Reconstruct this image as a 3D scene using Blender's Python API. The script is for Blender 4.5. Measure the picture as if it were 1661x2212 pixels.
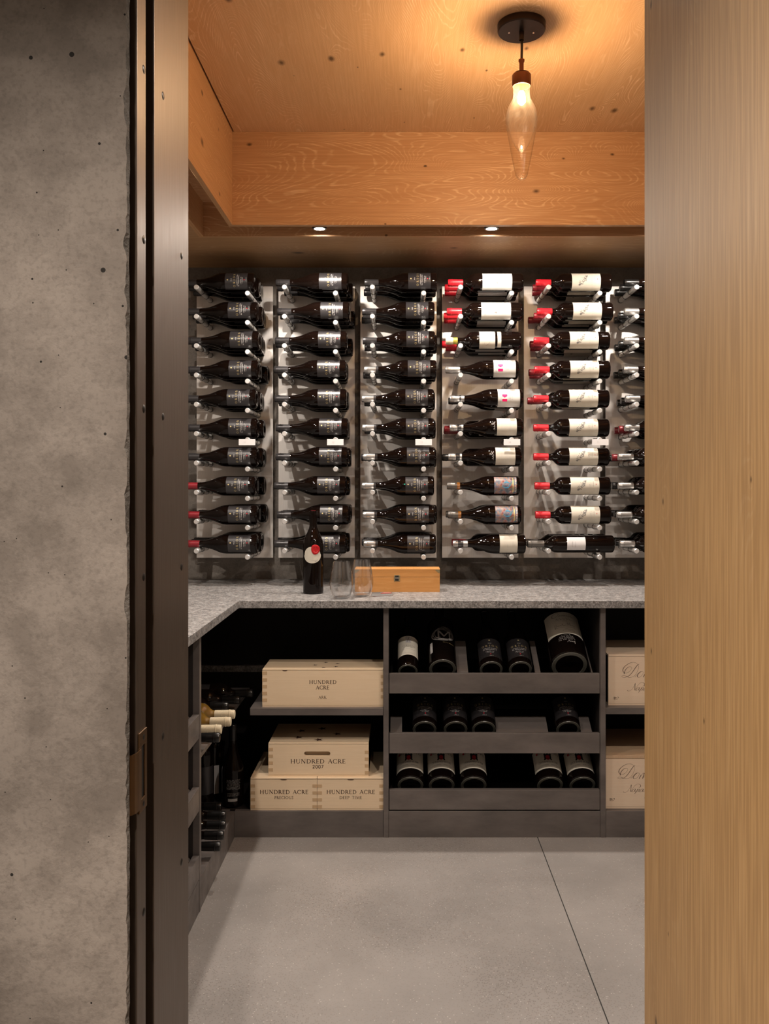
import bpy, math, random
from mathutils import Vector, Matrix
random.seed(7)
for o in list(bpy.data.objects):
    bpy.data.objects.remove(o)
SC = bpy.context.scene
COL = SC.collection

# ------------------------------------------------------------------ camera
FPX, VPX, VPY, H = 1866.0, 869.0, 1042.0, 1.27      # focal length in px of a 1661x2212 frame, principal point, eye height
cam_d = bpy.data.cameras.new('camera')
cam_d.sensor_fit = 'VERTICAL'; cam_d.sensor_height = 36.0
cam_d.lens = 36.0 * FPX / 2212
cam_d.shift_x = -(VPX - 830.5) / 2212
cam_d.shift_y = -(1106.0 - VPY) / 2212
cam_d.clip_start = 0.05
cam = bpy.data.objects.new('camera', cam_d); COL.objects.link(cam)
cam.location = (0, 0, H); cam.rotation_euler = (math.pi / 2, 0, 0)
SC.camera = cam

# ------------------------------------------------------------------ world, exposure
W = bpy.data.worlds.new('world'); SC.world = W; W.use_nodes = True
W.node_tree.nodes['Background'].inputs[0].default_value = (1.0, 0.9, 0.8, 1)
W.node_tree.nodes['Background'].inputs[1].default_value = 0.02
vs = SC.view_settings
vs.view_transform = 'Standard'; vs.look = 'None'; vs.gamma = 1.0; vs.use_curve_mapping = False
vs.exposure = 0.62
SPOT_W = 6.5          # watts of each downlight in the ceiling slot
PEND_E = 1350.0        # emission of the pendant bulb
HALL_W = 16.5         # watts of each hallway downlight
SPOT_COL = (1.0, 0.895, 0.79)
HALL_COL = (1.0, 0.89, 0.78)

# ------------------------------------------------------------------ helpers
ORG = {}
class MB:
    def __init__(s): s.v = []; s.f = []
    def add(s, vs, fs, M=None):
        n = len(s.v)
        for p in vs:
            p = Vector(p)
            s.v.append(tuple(M @ p) if M else tuple(p))
        s.f += [tuple(i + n for i in f) for f in fs]
        return s
    def box(s, x0, x1, y0, y1, z0, z1, M=None):
        return s.add([(x0,y0,z0),(x1,y0,z0),(x1,y1,z0),(x0,y1,z0),(x0,y0,z1),(x1,y0,z1),(x1,y1,z1),(x0,y1,z1)],
                     [(0,3,2,1),(4,5,6,7),(0,1,5,4),(1,2,6,5),(2,3,7,6),(3,0,4,7)], M)
    def lathe(s, prof, n=28, M=None, close=True):
        v = []; f = []; rings = []
        for r, z in prof:
            if r < 1e-6:
                rings.append([len(v)]); v.append((0, 0, z))
            else:
                rings.append(list(range(len(v), len(v) + n)))
                v += [(r * math.cos(2*math.pi*i/n), r * math.sin(2*math.pi*i/n), z) for i in range(n)]
        for a, b in zip(rings, rings[1:]):
            for i in range(n):
                j = (i + 1) % n
                if len(a) == 1 and len(b) == 1: continue
                if len(a) == 1: f.append((a[0], b[j], b[i]))
                elif len(b) == 1: f.append((a[i], a[j], b[0]))
                else: f.append((a[i], a[j], b[j], b[i]))
        return s.add(v, f, M)
    def tube(s, pts, r, n=10, M=None):
        pts = [Vector(p) for p in pts]; v = []; f = []
        for k, p in enumerate(pts):
            t = (pts[min(k+1, len(pts)-1)] - pts[max(k-1, 0)]).normalized()
            a = Vector((0,0,1)) if abs(t.z) < .9 else Vector((1,0,0))
            u = t.cross(a).normalized(); w = t.cross(u)
            rr = r[k] if isinstance(r, (list, tuple)) else r
            v += [tuple(p + rr*(math.cos(2*math.pi*i/n)*u + math.sin(2*math.pi*i/n)*w)) for i in range(n)]
        for k in range(len(pts)-1):
            for i in range(n):
                j = (i+1) % n
                f.append((k*n+i, k*n+j, (k+1)*n+j, (k+1)*n+i))
        f.append(tuple(range(n))[::-1]); f.append(tuple(range((len(pts)-1)*n, len(pts)*n)))
        return s.add(v, f, M)
    def prism(s, poly, y0, y1, M=None):                     # polygon in x,z pushed along y
        n = len(poly)
        v = [(x, y0, z) for x, z in poly] + [(x, y1, z) for x, z in poly]
        f = [tuple(range(n)), tuple(range(2*n-1, n-1, -1))]
        f += [(i, n+i, n+(i+1) % n, (i+1) % n) for i in range(n)]
        return s.add(v, f, M)
    def mesh(s, name, smooth=False, off=None):
        me = bpy.data.meshes.new(name)
        vv = s.v if off is None else [(x-off[0], y-off[1], z-off[2]) for x, y, z in s.v]
        me.from_pydata(vv, [], s.f)
        if smooth:
            for p in me.polygons: p.use_smooth = True
            try: me.set_sharp_from_angle(angle=math.radians(38))
            except Exception: pass
        return me
def link(name, me, mat, parent=None):
    if mat and not me.materials: me.materials.append(mat)
    o = bpy.data.objects.new(name, me); COL.objects.link(o)
    if parent is not None:
        o.parent = parent
        if parent.name in ORG: ORG[o.name] = ORG[parent.name]
    return o
def part(name, mb, mat, parent=None, smooth=False, bevel=0.0, label=None):      # vertices in world space
    off = ORG.get(parent.name) if parent is not None else None
    o = link(name, mb.mesh(name, smooth, off), mat, parent)
    if bevel:
        m = o.modifiers.new('bevel', 'BEVEL'); m.width = bevel; m.segments = 2; m.limit_method = 'ANGLE'
    if label: o['label'] = label
    return o
def tag(o, label, cat, group=None):
    o['label'] = label; o['category'] = cat
    if group: o['group'] = group
    return o
def thing(name, label, cat, loc=(0,0,0), rot=None, group=None):
    o = bpy.data.objects.new(name, None); COL.objects.link(o)
    o.empty_display_size = .05
    o.location = loc
    if rot is not None: o.rotation_euler = rot
    ORG[o.name] = Vector(loc)
    return tag(o, label, cat, group)
def struct(name, mb, mat, parent=None, smooth=False, bevel=0):
    o = part(name, mb, mat, parent, smooth, bevel)
    if parent is None: o['kind'] = 'structure'
    return o
def PX(px, Y): return (px - VPX) * Y / FPX
def PZ(py, Y): return H - (py - VPY) * Y / FPX

# ------------------------------------------------------------------ materials
class NT:
    def __init__(s, name):
        s.m = bpy.data.materials.new(name); s.m.use_nodes = True
        s.t = s.m.node_tree; s.b = s.t.nodes['Principled BSDF']
    def n(s, typ, **kw):
        nd = s.t.nodes.new(typ)
        for k, v in kw.items():
            if k.startswith('i_'):
                key = k[2:]; nd.inputs[int(key) if key.isdigit() else key.replace('_', ' ')].default_value = v
            else: setattr(nd, k, v)
        return nd
    def l(s, a, b): s.t.links.new(a, b)
    def math(s, op, a, b=None, c=None):
        nd = s.n('ShaderNodeMath', operation=op)
        for i, x in enumerate((a, b, c)):
            if x is None: continue
            if isinstance(x, (int, float)): nd.inputs[i].default_value = x
            else: s.l(x, nd.inputs[i])
        return nd.outputs[0]
    def ramp(s, fac, stops):
        r = s.n('ShaderNodeValToRGB'); e = r.color_ramp.elements
        while len(e) < len(stops): e.new(.5)
        for el, (p, c) in zip(e, stops):
            el.position = p; el.color = (c, c, c, 1) if isinstance(c, (int, float)) else (*c, 1)
        s.l(fac, r.inputs[0]); return r.outputs[0]
    def mix(s, fac, a, b, mode='MIX'):
        nd = s.n('ShaderNodeMix', data_type='RGBA', blend_type=mode)
        for i, x in ((0, fac), (6, a), (7, b)):
            if isinstance(x, (int, float)): nd.inputs[i].default_value = x
            elif isinstance(x, tuple): nd.inputs[i].default_value = (*x, 1)
            else: s.l(x, nd.inputs[i])
        return nd.outputs[2]
    def coords(s, scale=(1,1,1), loc=(0,0,0), kind='Object'):
        tc = s.n('ShaderNodeTexCoord'); mp = s.n('ShaderNodeMapping')
        mp.inputs['Scale'].default_value = scale; mp.inputs['Location'].default_value = loc
        s.l(tc.outputs[kind], mp.inputs[0]); return mp.outputs[0]
    def noise(s, vec, scale, detail=3, rough=.5, dist=0):
        nd = s.n('ShaderNodeTexNoise'); nd.inputs['Scale'].default_value = scale
        nd.inputs['Detail'].default_value = detail; nd.inputs['Roughness'].default_value = rough
        nd.inputs['Distortion'].default_value = dist
        s.l(vec, nd.inputs['Vector']); return nd.outputs[0]
    def voro(s, vec, scale):
        nd = s.n('ShaderNodeTexVoronoi'); nd.inputs['Scale'].default_value = scale
        s.l(vec, nd.inputs['Vector']); return nd.outputs['Distance'], nd.outputs['Color']
    def voro2(s, vec, scale, nrm):                 # cells in the plane facing along nrm
        sx = s.n('ShaderNodeSeparateXYZ'); s.l(vec, sx.inputs[0]); cb = s.n('ShaderNodeCombineXYZ')
        for i, a in enumerate([q for q in range(3) if q != 'XYZ'.index(nrm)]): s.l(sx.outputs[a], cb.inputs[i])
        nd = s.n('ShaderNodeTexVoronoi', voronoi_dimensions='2D'); nd.inputs['Scale'].default_value = scale
        s.l(cb.outputs[0], nd.inputs['Vector']); return nd.outputs['Distance'], nd.outputs['Color']
    def bump(s, h, strength=.2, dist=.002):
        b = s.n('ShaderNodeBump'); b.inputs['Strength'].default_value = strength; b.inputs['Distance'].default_value = dist
        s.l(h, b.inputs['Height']); s.l(b.outputs[0], s.b.inputs['Normal'])
    def col(s, c):
        if isinstance(c, tuple): s.b.inputs['Base Color'].default_value = (*c, 1)
        else: s.l(c, s.b.inputs['Base Color'])
    def set(s, rough=None, metal=None, spec=None, coat=None):
        for k, v in (('Roughness', rough), ('Metallic', metal), ('Specular IOR Level', spec), ('Coat Weight', coat)):
            if v is None: continue
            if isinstance(v, (int, float)): s.b.inputs[k].default_value = v
            else: s.l(v, s.b.inputs[k])

def plain(name, c, rough=.5, metal=0., spec=.5, var=.12, scale=60, coat=0):
    t = NT(name); n = t.noise(t.coords(), scale, 3)
    t.col(t.mix(n, tuple(x*(1-var) for x in c), tuple(min(1, x*(1+var)) for x in c)))
    t.set(rough, metal, spec, coat); return t.m
def wood(name, base, light, dark, axis, s=1.0, rings=22, linew=.5, knots=.5, rough=.45, fine=.35, spec=.4, loc=(0,0,0), stretch=.2, nrm=None, ksc=3.0):
    t = NT(name)
    sc = [1, 1, 1]; sc['XYZ'.index(axis)] = stretch
    kc = [1, 1, 1]; kc['XYZ'.index(axis)] = .6
    fc = [1, 1, 1]; fc['XYZ'.index(axis)] = .03
    v = t.coords(tuple(sc), loc)
    d, vc = t.voro2(t.coords(tuple(kc), loc), ksc*s, nrm) if nrm else t.voro(t.coords(tuple(kc), loc), ksc*s)
    sep = t.n('ShaderNodeSeparateColor'); t.l(vc, sep.inputs[0])
    on = t.math('GREATER_THAN', sep.outputs[0], 1 - knots)
    swirl = t.math('MULTIPLY', t.math('POWER', 2.718, t.math('MULTIPLY', d, -7.0)), t.math('MULTIPLY', on, .20))
    n = t.math('ADD', t.noise(v, 3.4*s, 2.0, .42, .25), swirl)
    wob = t.noise(v, 30*s, 3, .6)
    ph = t.math('ADD', t.math('MULTIPLY', n, rings*2.2), t.math('MULTIPLY', wob, 1.5))
    line = t.math('SINE', t.math('MULTIPLY', ph, 6.283))
    mask = t.ramp(line, [(.5, 0.0), (.8, .55), (1.0, 1.0)])
    f1 = t.noise(t.coords(tuple(fc), loc), 160*s, 3, .6)
    brk = t.ramp(t.noise(v, 45*s, 2), [(.35, .2), (.6, 1.0)])
    amt = t.math('MULTIPLY', t.math('MULTIPLY', mask, brk), t.math('MULTIPLY', t.ramp(t.noise(v, 5*s, 2), [(.38, .2), (.62, 1.0)]), linew))
    c0 = t.mix(t.ramp(t.noise(v, 1.6*s, 3), [(.35, 0.0), (.65, 1.0)]), base, tuple(.7*a+.3*b for a, b in zip(base, dark)))
    c1 = t.mix(amt, c0, light)
    c2 = t.mix(t.math('MULTIPLY', t.ramp(f1, [(.42, 1.0), (.6, 0.0)]), fine), c1, dark)
    rad = t.math('ADD', t.math('MULTIPLY', t.math('POWER', sep.outputs[1], 2.0), .06), .016)
    dd = t.math('ADD', d, t.math('MULTIPLY', t.math('SUBTRACT', t.noise(v, 60*s, 2), .5), .045))
    kn = t.math('MULTIPLY', t.ramp(t.math('DIVIDE', dd, rad), [(.25, 1.0), (.65, .45), (1.0, 0.0)]), on)
    c3 = t.mix(kn, c2, tuple(x*.3 for x in dark))
    t.col(c3); t.set(rough, 0, spec)
    t.bump(f1, .12, .001); return t.m
def concrete(name, c0, c1, s=1.0, pits=.25, rough=.75, bump=.35):
    t = NT(name); v = t.coords(); vp = v
    a = t.ramp(t.noise(v, 2.6*s, 9, .62), [(.38, 0.0), (.6, 1.0)])
    b = t.ramp(t.noise(v, 13*s, 7, .65), [(.4, 0.0), (.58, 1.0)])
    c = t.mix(t.math('ADD', t.math('MULTIPLY', a, .6), t.math('MULTIPLY', b, .4)), c0, c1)
    g = t.noise(v, 120*s, 3, .6)
    c = t.mix(t.math('MULTIPLY', t.ramp(g, [(.35, 1.0), (.5, 0.0)]), .25), c, tuple(x*.6 for x in c0))
    d, vc = t.voro2(vp, 15*s, 'Y'); sep = t.n('ShaderNodeSeparateColor'); t.l(vc, sep.inputs[0])
    on = t.math('GREATER_THAN', sep.outputs[1], 1 - pits)
    rad = t.math('ADD', t.math('MULTIPLY', t.math('POWER', sep.outputs[2], 5.0), .045), .014)
    pit = t.math('MULTIPLY', t.math('LESS_THAN', d, rad), on)
    c = t.mix(t.math('MULTIPLY', pit, .95), c, tuple(x*.06 for x in c0))
    t.col(c); t.set(rough, 0, .3)
    t.bump(t.math('SUBTRACT', t.math('ADD', t.math('MULTIPLY', b, .5), t.math('MULTIPLY', g, .25)), t.math('MULTIPLY', pit, 3.0)), bump, .003)
    return t.m
def floor_mat():
    t = NT('polished_concrete'); v = t.coords()
    a = t.ramp(t.noise(v, 1.7, 6, .6), [(.35, 0.0), (.65, 1.0)])
    c = t.mix(a, (.195, .18, .17), (.275, .255, .242))
    dens = t.ramp(t.noise(v, 2.6, 3), [(.4, .25), (.65, 1.0)])
    d, vc = t.voro2(v, 230, 'Z'); sep = t.n('ShaderNodeSeparateColor'); t.l(vc, sep.inputs[0])
    dk = t.math('MULTIPLY', t.math('GREATER_THAN', sep.outputs[0], .72), t.math('MULTIPLY', dens, .55))
    c = t.mix(t.math('MULTIPLY', dk, t.ramp(d, [(.2, 1.0), (.55, 0.0)])), c, (.09, .075, .065))
    d2, vc2 = t.voro2(v, 150, 'Z'); sp2 = t.n('ShaderNodeSeparateColor'); t.l(vc2, sp2.inputs[0])
    lt = t.math('MULTIPLY', t.math('GREATER_THAN', sp2.outputs[1], .95), t.ramp(d2, [(.14, .3), (.3, 0.0)]))
    c = t.mix(lt, c, (.75, .70, .65))
    t.col(c); t.set(t.ramp(a, [(0, .42), (1, .3)]), 0, .35)
    t.bump(t.noise(v, 300, 2), .06, .0005); return t.m
def granite():
    t = NT('leathered_granite'); v = t.coords()
    a = t.noise(v, 170, 5, .7); b = t.noise(v, 45, 4, .65)
    k = t.math('ADD', t.math('MULTIPLY', a, .65), t.math('MULTIPLY', b, .35))
    c = t.ramp(k, [(.34, (.05, .047, .046)), (.46, (.16, .153, .15)), (.56, (.31, .30, .295)), (.7, (.55, .54, .535))])
    t.col(c); t.set(.42, 0, .5); t.bump(k, .5, .0015); return t.m
def brushed(name, c, axis='Z', rough=.36, metal=1.0):
    t = NT(name); sc = [1, 1, 1]; sc['XYZ'.index(axis)] = .02
    g = t.noise(t.coords(tuple(sc)), 420, 3, .6)
    t.col(t.mix(g, tuple(x*.82 for x in c), tuple(min(1, x*1.12) for x in c)))
    t.set(t.ramp(g, [(.3, rough-.05), (.7, rough+.07)]), metal, .5)
    t.bump(g, .10, .0006); return t.m
def cab_mat(name, c, rough=.42):
    t = NT(name); v = t.coords((1, 1, 1))
    a = t.ramp(t.noise(t.coords((.35, 1, 1)), 14, 5, .6), [(.3, 0.0), (.7, 1.0)])
    t.col(t.mix(a, tuple(x*.75 for x in c), tuple(x*1.25 for x in c)))
    t.set(t.ramp(a, [(0, rough+.08), (1, rough-.05)]), .35, .5)
    t.bump(t.noise(v, 60, 4), .06, .001); return t.m
def clear_glass(name, tint=(1, 1, 1), f0=.05, power=1.0, haze=0):
    t = NT(name); t.t.nodes.remove(t.b)
    out = t.t.nodes['Material Output']
    tr = t.n('ShaderNodeBsdfTransparent'); tr.inputs[0].default_value = (*tint, 1)
    gl = t.n('ShaderNodeBsdfGlossy'); gl.inputs['Roughness'].default_value = .015
    fr = t.n('ShaderNodeLayerWeight'); fr.inputs[0].default_value = .5
    no = t.noise(t.coords(), 30, 2)
    fac = t.math('MULTIPLY', t.math('ADD', t.math('MULTIPLY', t.math('POWER', fr.outputs[1], 3.0), .85), t.math('ADD', f0, t.math('MULTIPLY', no, .02))), power)
    mx = t.n('ShaderNodeMixShader'); t.l(fac, mx.inputs[0]); t.l(tr.outputs[0], mx.inputs[1]); t.l(gl.outputs[0], mx.inputs[2])
    res = mx
    if haze:                                  # seedy hand-blown glass scatters a little of the light passing through
        tl = t.n('ShaderNodeBsdfTranslucent'); tl.inputs[0].default_value = (1, .96, .9, 1)
        df = t.n('ShaderNodeBsdfDiffuse'); df.inputs[0].default_value = (1, .96, .9, 1)
        ad = t.n('ShaderNodeMixShader'); ad.inputs[0].default_value = .5; t.l(tl.outputs[0], ad.inputs[1]); t.l(df.outputs[0], ad.inputs[2])
        hz = t.math('MULTIPLY', t.ramp(t.noise(t.coords((1, 1, .12)), 90, 3), [(.35, .3), (.7, 1.0)]), haze)
        res = t.n('ShaderNodeMixShader'); t.l(hz, res.inputs[0]); t.l(mx.outputs[0], res.inputs[1]); t.l(ad.outputs[0], res.inputs[2])
    t.l(res.outputs[0], out.inputs[0]); return t.m
def emit(name, c, e):
    t = NT(name)
    t.col((.9, .9, .9)); t.b.inputs['Emission Color'].default_value = (*c, 1); t.b.inputs['Emission Strength'].default_value = e
    return t.m
def art_mat():
    t = NT('art_print'); v = t.coords()
    d, c = t.voro(v, 260); d2, c2 = t.voro(v, 60)
    cc = t.mix(.3, t.ramp(t.noise(v, 70, 2), [(.3, (.24, .04, .03)), (.45, (.34, .22, .17)), (.55, (.13, .18, .23)), (.68, (.02, .09, .15))]), t.mix(1.0, c, (.35, .2, .2), 'MULTIPLY'))
    t.col(cc); t.set(.35, 0, .5); return t.m

M = {}
M['oak_y'] = wood('oak_ceiling', (.64, .385, .195), (.83, .60, .37), (.48, .255, .105), 'Y', 1.15, 42, .95, .85, .45, .28, loc=(1.3, .2, 0), nrm='Z', ksc=4.4)
M['oak_x'] = wood('oak_fascia', (.56, .315, .155), (.76, .52, .31), (.37, .175, .07), 'X', 1.15, 42, .85, .8, .45, .36, loc=(0.2, 3.1, .4), nrm='Y', ksc=4.4)
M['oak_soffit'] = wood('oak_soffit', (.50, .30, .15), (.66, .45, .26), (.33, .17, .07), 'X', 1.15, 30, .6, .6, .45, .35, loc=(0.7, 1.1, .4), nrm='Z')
M['oak_y2'] = wood('oak_side_board', (.58, .325, .155), (.77, .52, .30), (.40, .19, .075), 'Y', 1.1, 34, .7, .7, .45, .3, loc=(3, 1.4, 2), nrm='X', ksc=4.2)
M['oak_door'] = wood('oak_door', (.50, .30, .13), (.60, .395, .205), (.33, .185, .075), 'Z', 1.3, 12, .4, .6, .5, .6, .4, loc=(.3, 2.2, .1), stretch=.06, nrm='X', ksc=4.6)
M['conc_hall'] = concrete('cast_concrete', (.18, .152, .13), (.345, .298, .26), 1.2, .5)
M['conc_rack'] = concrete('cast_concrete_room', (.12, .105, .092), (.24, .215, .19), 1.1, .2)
M['chip'] = concrete('chipped_concrete', (.09, .08, .07), (.22, .2, .18), 6, .2, .9, .9)
M['floor'] = floor_mat()
M['granite'] = granite()
M['steel'] = brushed('brushed_steel_panel', (.88, .845, .81), 'Z', .5, .5)
M['peg'] = brushed('turned_aluminium', (.76, .75, .74), 'Y', .32, .65)
M['bronze'] = brushed('bronze_jamb', (.13, .098, .076), 'Z', .42, .75)
M['black'] = plain('black_gasket', (.004, .0035, .003), .7)
M['rubber'] = plain('black_rubber', (.006, .006, .006), .5)
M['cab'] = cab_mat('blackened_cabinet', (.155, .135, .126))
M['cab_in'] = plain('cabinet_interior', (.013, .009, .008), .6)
M['glass_dark'] = plain('dark_bottle_glass', (.004, .002, .0015), .03, 0, .26, .1, 8)
M['glass_amber'] = plain('amber_bottle_glass', (.16, .085, .008), .05, 0, .6, .3, 20)
M['clear'] = clear_glass('stemware_glass', (1, 1, 1), .09, 1.15)
M['lampglass'] = clear_glass('pendant_glass', (1, .97, .92), .07, 1.0, .005)
M['cap_dark'] = plain('charcoal_capsule', (.035, .033, .035), .32, .4)
M['cap_black'] = plain('black_capsule', (.006, .0055, .0055), .28)
M['cap_silver'] = plain('silver_capsule', (.42, .41, .40), .3, .85)
M['cap_grey'] = plain('taupe_capsule', (.13, .12, .11), .35, .5)
M['cap_red'] = plain('red_capsule', (.52, .012, .022), .33, .1)
M['cap_maroon'] = plain('maroon_capsule', (.22, .012, .02), .33, .1)
M['cap_cream'] = plain('cream_capsule', (.66, .57, .40), .5, 0, .4, .25, 220)
M['band_green'] = plain('olive_band', (.30, .25, .03), .4)
M['band_orange'] = plain('amber_band', (.25, .09, .01), .3)
M['lab_dark'] = plain('charcoal_label', (.026, .024, .026), .33, .12, .55)
M['lab_white'] = plain('white_label', (.56, .545, .52), .6, 0, .3, .05)
M['lab_cream'] = plain('cream_label', (.55, .515, .44), .6, 0, .3, .06)
M['lab_bright'] = plain('bright_cream_label', (.80, .76, .66), .6, 0, .3, .05)
M['lab_grey'] = plain('pale_grey_label', (.62, .60, .60), .6, 0, .3, .05)
M['art'] = art_mat()
M['ink_gold'] = plain('gold_ink', (.62, .50, .24), .4, .3)
M['ink_white'] = plain('white_ink', (.55, .53, .52), .5)
M['ink_grey'] = plain('grey_ink', (.13, .125, .125), .6)
M['ink_pale'] = plain('pale_grey_ink', (.30, .285, .27), .6)
M['ink_black'] = plain('black_ink', (.02, .018, .018), .6)
M['ink_red'] = plain('red_ink', (.55, .03, .05), .5)
M['ink_magenta'] = plain('magenta_ink', (.75, .0, .12), .5)
M['ink_green'] = plain('green_sticker', (.0, .30, .2), .5)
M['ink_blue'] = plain('blue_ink', (.05, .22, .36), .5)
M['ink_brown'] = plain('burnt_brown_ink', (.05, .018, .01), .6)
M['wax'] = plain('red_wax', (.42, .01, .014), .35)
M['ring'] = plain('knurled_glass_ring', (.10, .10, .085), .25, 0, .6, .5, 350)
M['maple'] = wood('maple_crate', (.80, .635, .445), (.83, .68, .50), (.68, .50, .32), 'X', 1.6, 5, .4, .06, .5, .18, .35, loc=(.7, 0, .2))
M['maple_end'] = wood('maple_end_grain', (.57, .40, .24), (.62, .45, .28), (.46, .31, .17), 'X', 6, 3, .3, 0, .6, .3)
M['pine'] = wood('pine_crate', (.74, .60, .45), (.78, .64, .49), (.68, .46, .34), 'X', 1.4, 4, .4, .0, .5, .15, .35, loc=(.2, .5, 1.2))
M['pine_side'] = wood('pine_lid', (.55, .40, .26), (.64, .50, .33), (.42, .20, .10), 'Z', 3, 8, .3, .1, .5, .2)
M['cherry'] = wood('honey_box_wood', (.56, .27, .085), (.64, .36, .14), (.40, .17, .04), 'X', 2, 6, .4, .1, .42, .25)
M['brass'] = plain('aged_brass', (.42, .34, .19), .38, .8)
M['strike'] = plain('worn_bronze_plate', (.20, .115, .055), .32, .85)
M['bronze_dark'] = plain('oiled_bronze', (.035, .022, .016), .4, .6)
M['copper'] = plain('copper_cap', (.24, .10, .05), .38, .8)
M['chrome'] = plain('polished_metal', (.65, .64, .63), .2, 1.0)
M['red_inlay'] = plain('red_handle_inlay', (.45, .05, .04), .35)
M['card'] = plain('white_card', (.68, .67, .68), .6, 0, .3, .03)
M['screw'] = plain('bronze_screw', (.03, .024, .02), .4, .6)
M['white_wall'] = plain('hall_plaster', (.45, .42, .38), .8)
M['bulb'] = emit('bulb_glow', (1.0, .70, .42), PEND_E)
M['lens'] = emit('downlight_lens', (1.0, .90, .78), 110)

# ------------------------------------------------------------------ structure
KD = .85                                             # the doorway wall stands this much nearer than its first measure
YW, XL, XR, YF = 3.76, -1.26, 1.92, 1.664 * KD            # rack wall, left wall, right wall, inside face of the door wall
ZS, ZSLOT, ZC = 2.205, 2.333, 2.543                  # soffit, slot top, recessed ceiling
YH = 1.30 * KD                                            # hall face of the concrete wall
JX = -0.412 * KD                                          # left jamb face

fl = struct('floor', MB().box(-2.2, .4825, -2.0, 3.78, -.06, 0).box(.4855, 2.2, -2.0, 3.78, -.06, 0), M['floor'])
struct('floor_joint', MB().box(.4825, .4855, -2.0, 3.78, -.06, -.004), M['black'], fl)
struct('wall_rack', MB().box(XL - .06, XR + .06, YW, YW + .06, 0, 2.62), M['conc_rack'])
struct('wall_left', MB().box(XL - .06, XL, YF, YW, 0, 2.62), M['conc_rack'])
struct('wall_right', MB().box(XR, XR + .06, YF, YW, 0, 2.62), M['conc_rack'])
# concrete wall with the doorway, its hall edge chipped
_en = [random.random() for _ in range(4000)]
def _vn(x):
    i = int(x); f = x - i; return _en[i % 4000]*(1-f) + _en[(i+1) % 4000]*f
RJ = .475 * KD                                       # right jamb face
def zk(z): return H + (z - H) * KD
def edge(z):
    chip = max(0, _vn(z*38) - .62)*.012 + max(0, _vn(z*95 + 300) - .55)*.006 + max(0, _vn(z*170 + 900) - .5)*.003
    return JX - .0012 - .0012*_vn(z*9 + 50) - chip
mb = MB(); zs = [i * .006 for i in range(0, 434)]
v = []; f = []
for z in zs:
    e = edge(z)
    v += [(-2.2, YH, z), (e - .02, YH, z), (e, YH + .0006, z)]
for i in range(len(zs) - 1):
    a, b = i * 3, i * 3 + 3
    f += [(a, a+1, b+1, b), (a+1, a+2, b+2, b+1)]
mb.add(v, f)
mb.box(-2.2, JX - .03, YH + .012, YF, 0, 2.6)
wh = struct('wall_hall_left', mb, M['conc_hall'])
v = []; f = []
for z in zs:
    e = edge(z)
    v += [(e, YH + .0006, z), (JX - .0006 - .001*_vn(z*60 + 1500), YH + .006 + .003*_vn(z*110 + 2000), z), (JX - .006, YH + .010, z), (JX - .03, YH + .012, z)]
for i in range(len(zs) - 1):
    a, b = i * 4, i * 4 + 4
    f += [(a, a+1, b+1, b), (a+1, a+2, b+2, b+1), (a+2, a+3, b+3, b+2)]
struct('chipped_edge', MB().add(v, f), M['chip'], wh)
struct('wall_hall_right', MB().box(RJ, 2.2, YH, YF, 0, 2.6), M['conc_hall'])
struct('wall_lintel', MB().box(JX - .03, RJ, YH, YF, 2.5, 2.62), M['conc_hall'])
struct('wall_hall_back', MB().box(-2.2, 2.2, -2.06, -2.0, 0, 2.6), M['white_wall'])
struct('wall_hall_side', MB().box(-2.26, -2.2, -2.0, YH, 0, 2.6), M['white_wall'])
struct('wall_hall_far', MB().box(2.2, 2.26, -2.0, YH, 0, 2.6), M['white_wall'])
struct('ceiling_hall', MB().box(-2.2, 2.2, -2.0, YH + .02, 2.6, 2.66), M['white_wall'])
# steel door jamb: shadow gap, strike strip, rabbet, liner with countersunk screws
jb = struct('trim_jamb', MB().box(JX - .03, JX, 1.4343*KD, YF, 0, 2.5), M['bronze'], bevel=.001)
struct('strike_strip', MB().box(JX - .03, JX, 1.3417*KD, 1.3877*KD, 0, 2.5), M['bronze'], jb, bevel=.001)
struct('shadow_gap', MB().box(JX - .05, JX - .03, 1.312*KD, 1.3417*KD, 0, 2.5), M['black'], jb)
struct('frame_edge', MB().box(JX - .03, JX - .012, 1.316*KD, 1.321*KD, 0, 2.5), M['bronze_dark'], jb)
struct('rabbet', MB().box(JX - .06, JX - .028, 1.3877*KD, 1.4343*KD, 0, 2.5), M['black'], jb)
sc_me = MB().lathe([(0, .0014), (.0035, .0014), (.0058, .0002), (.0058, -.004)], 16).mesh('screw', True)
for px, ys in ((352, (207, 900, 1590)), (392, (553, 1225, 1862)), (310.5, (150, 518, 883, 1246, 1970))):
    Y = -JX * FPX / (VPX - px)
    for y in ys:
        s = link('screw', sc_me, M['screw'], jb); s.location = (JX, Y, PZ(y, Y)); s.rotation_euler = (0, math.pi / 2, 0)
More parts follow.
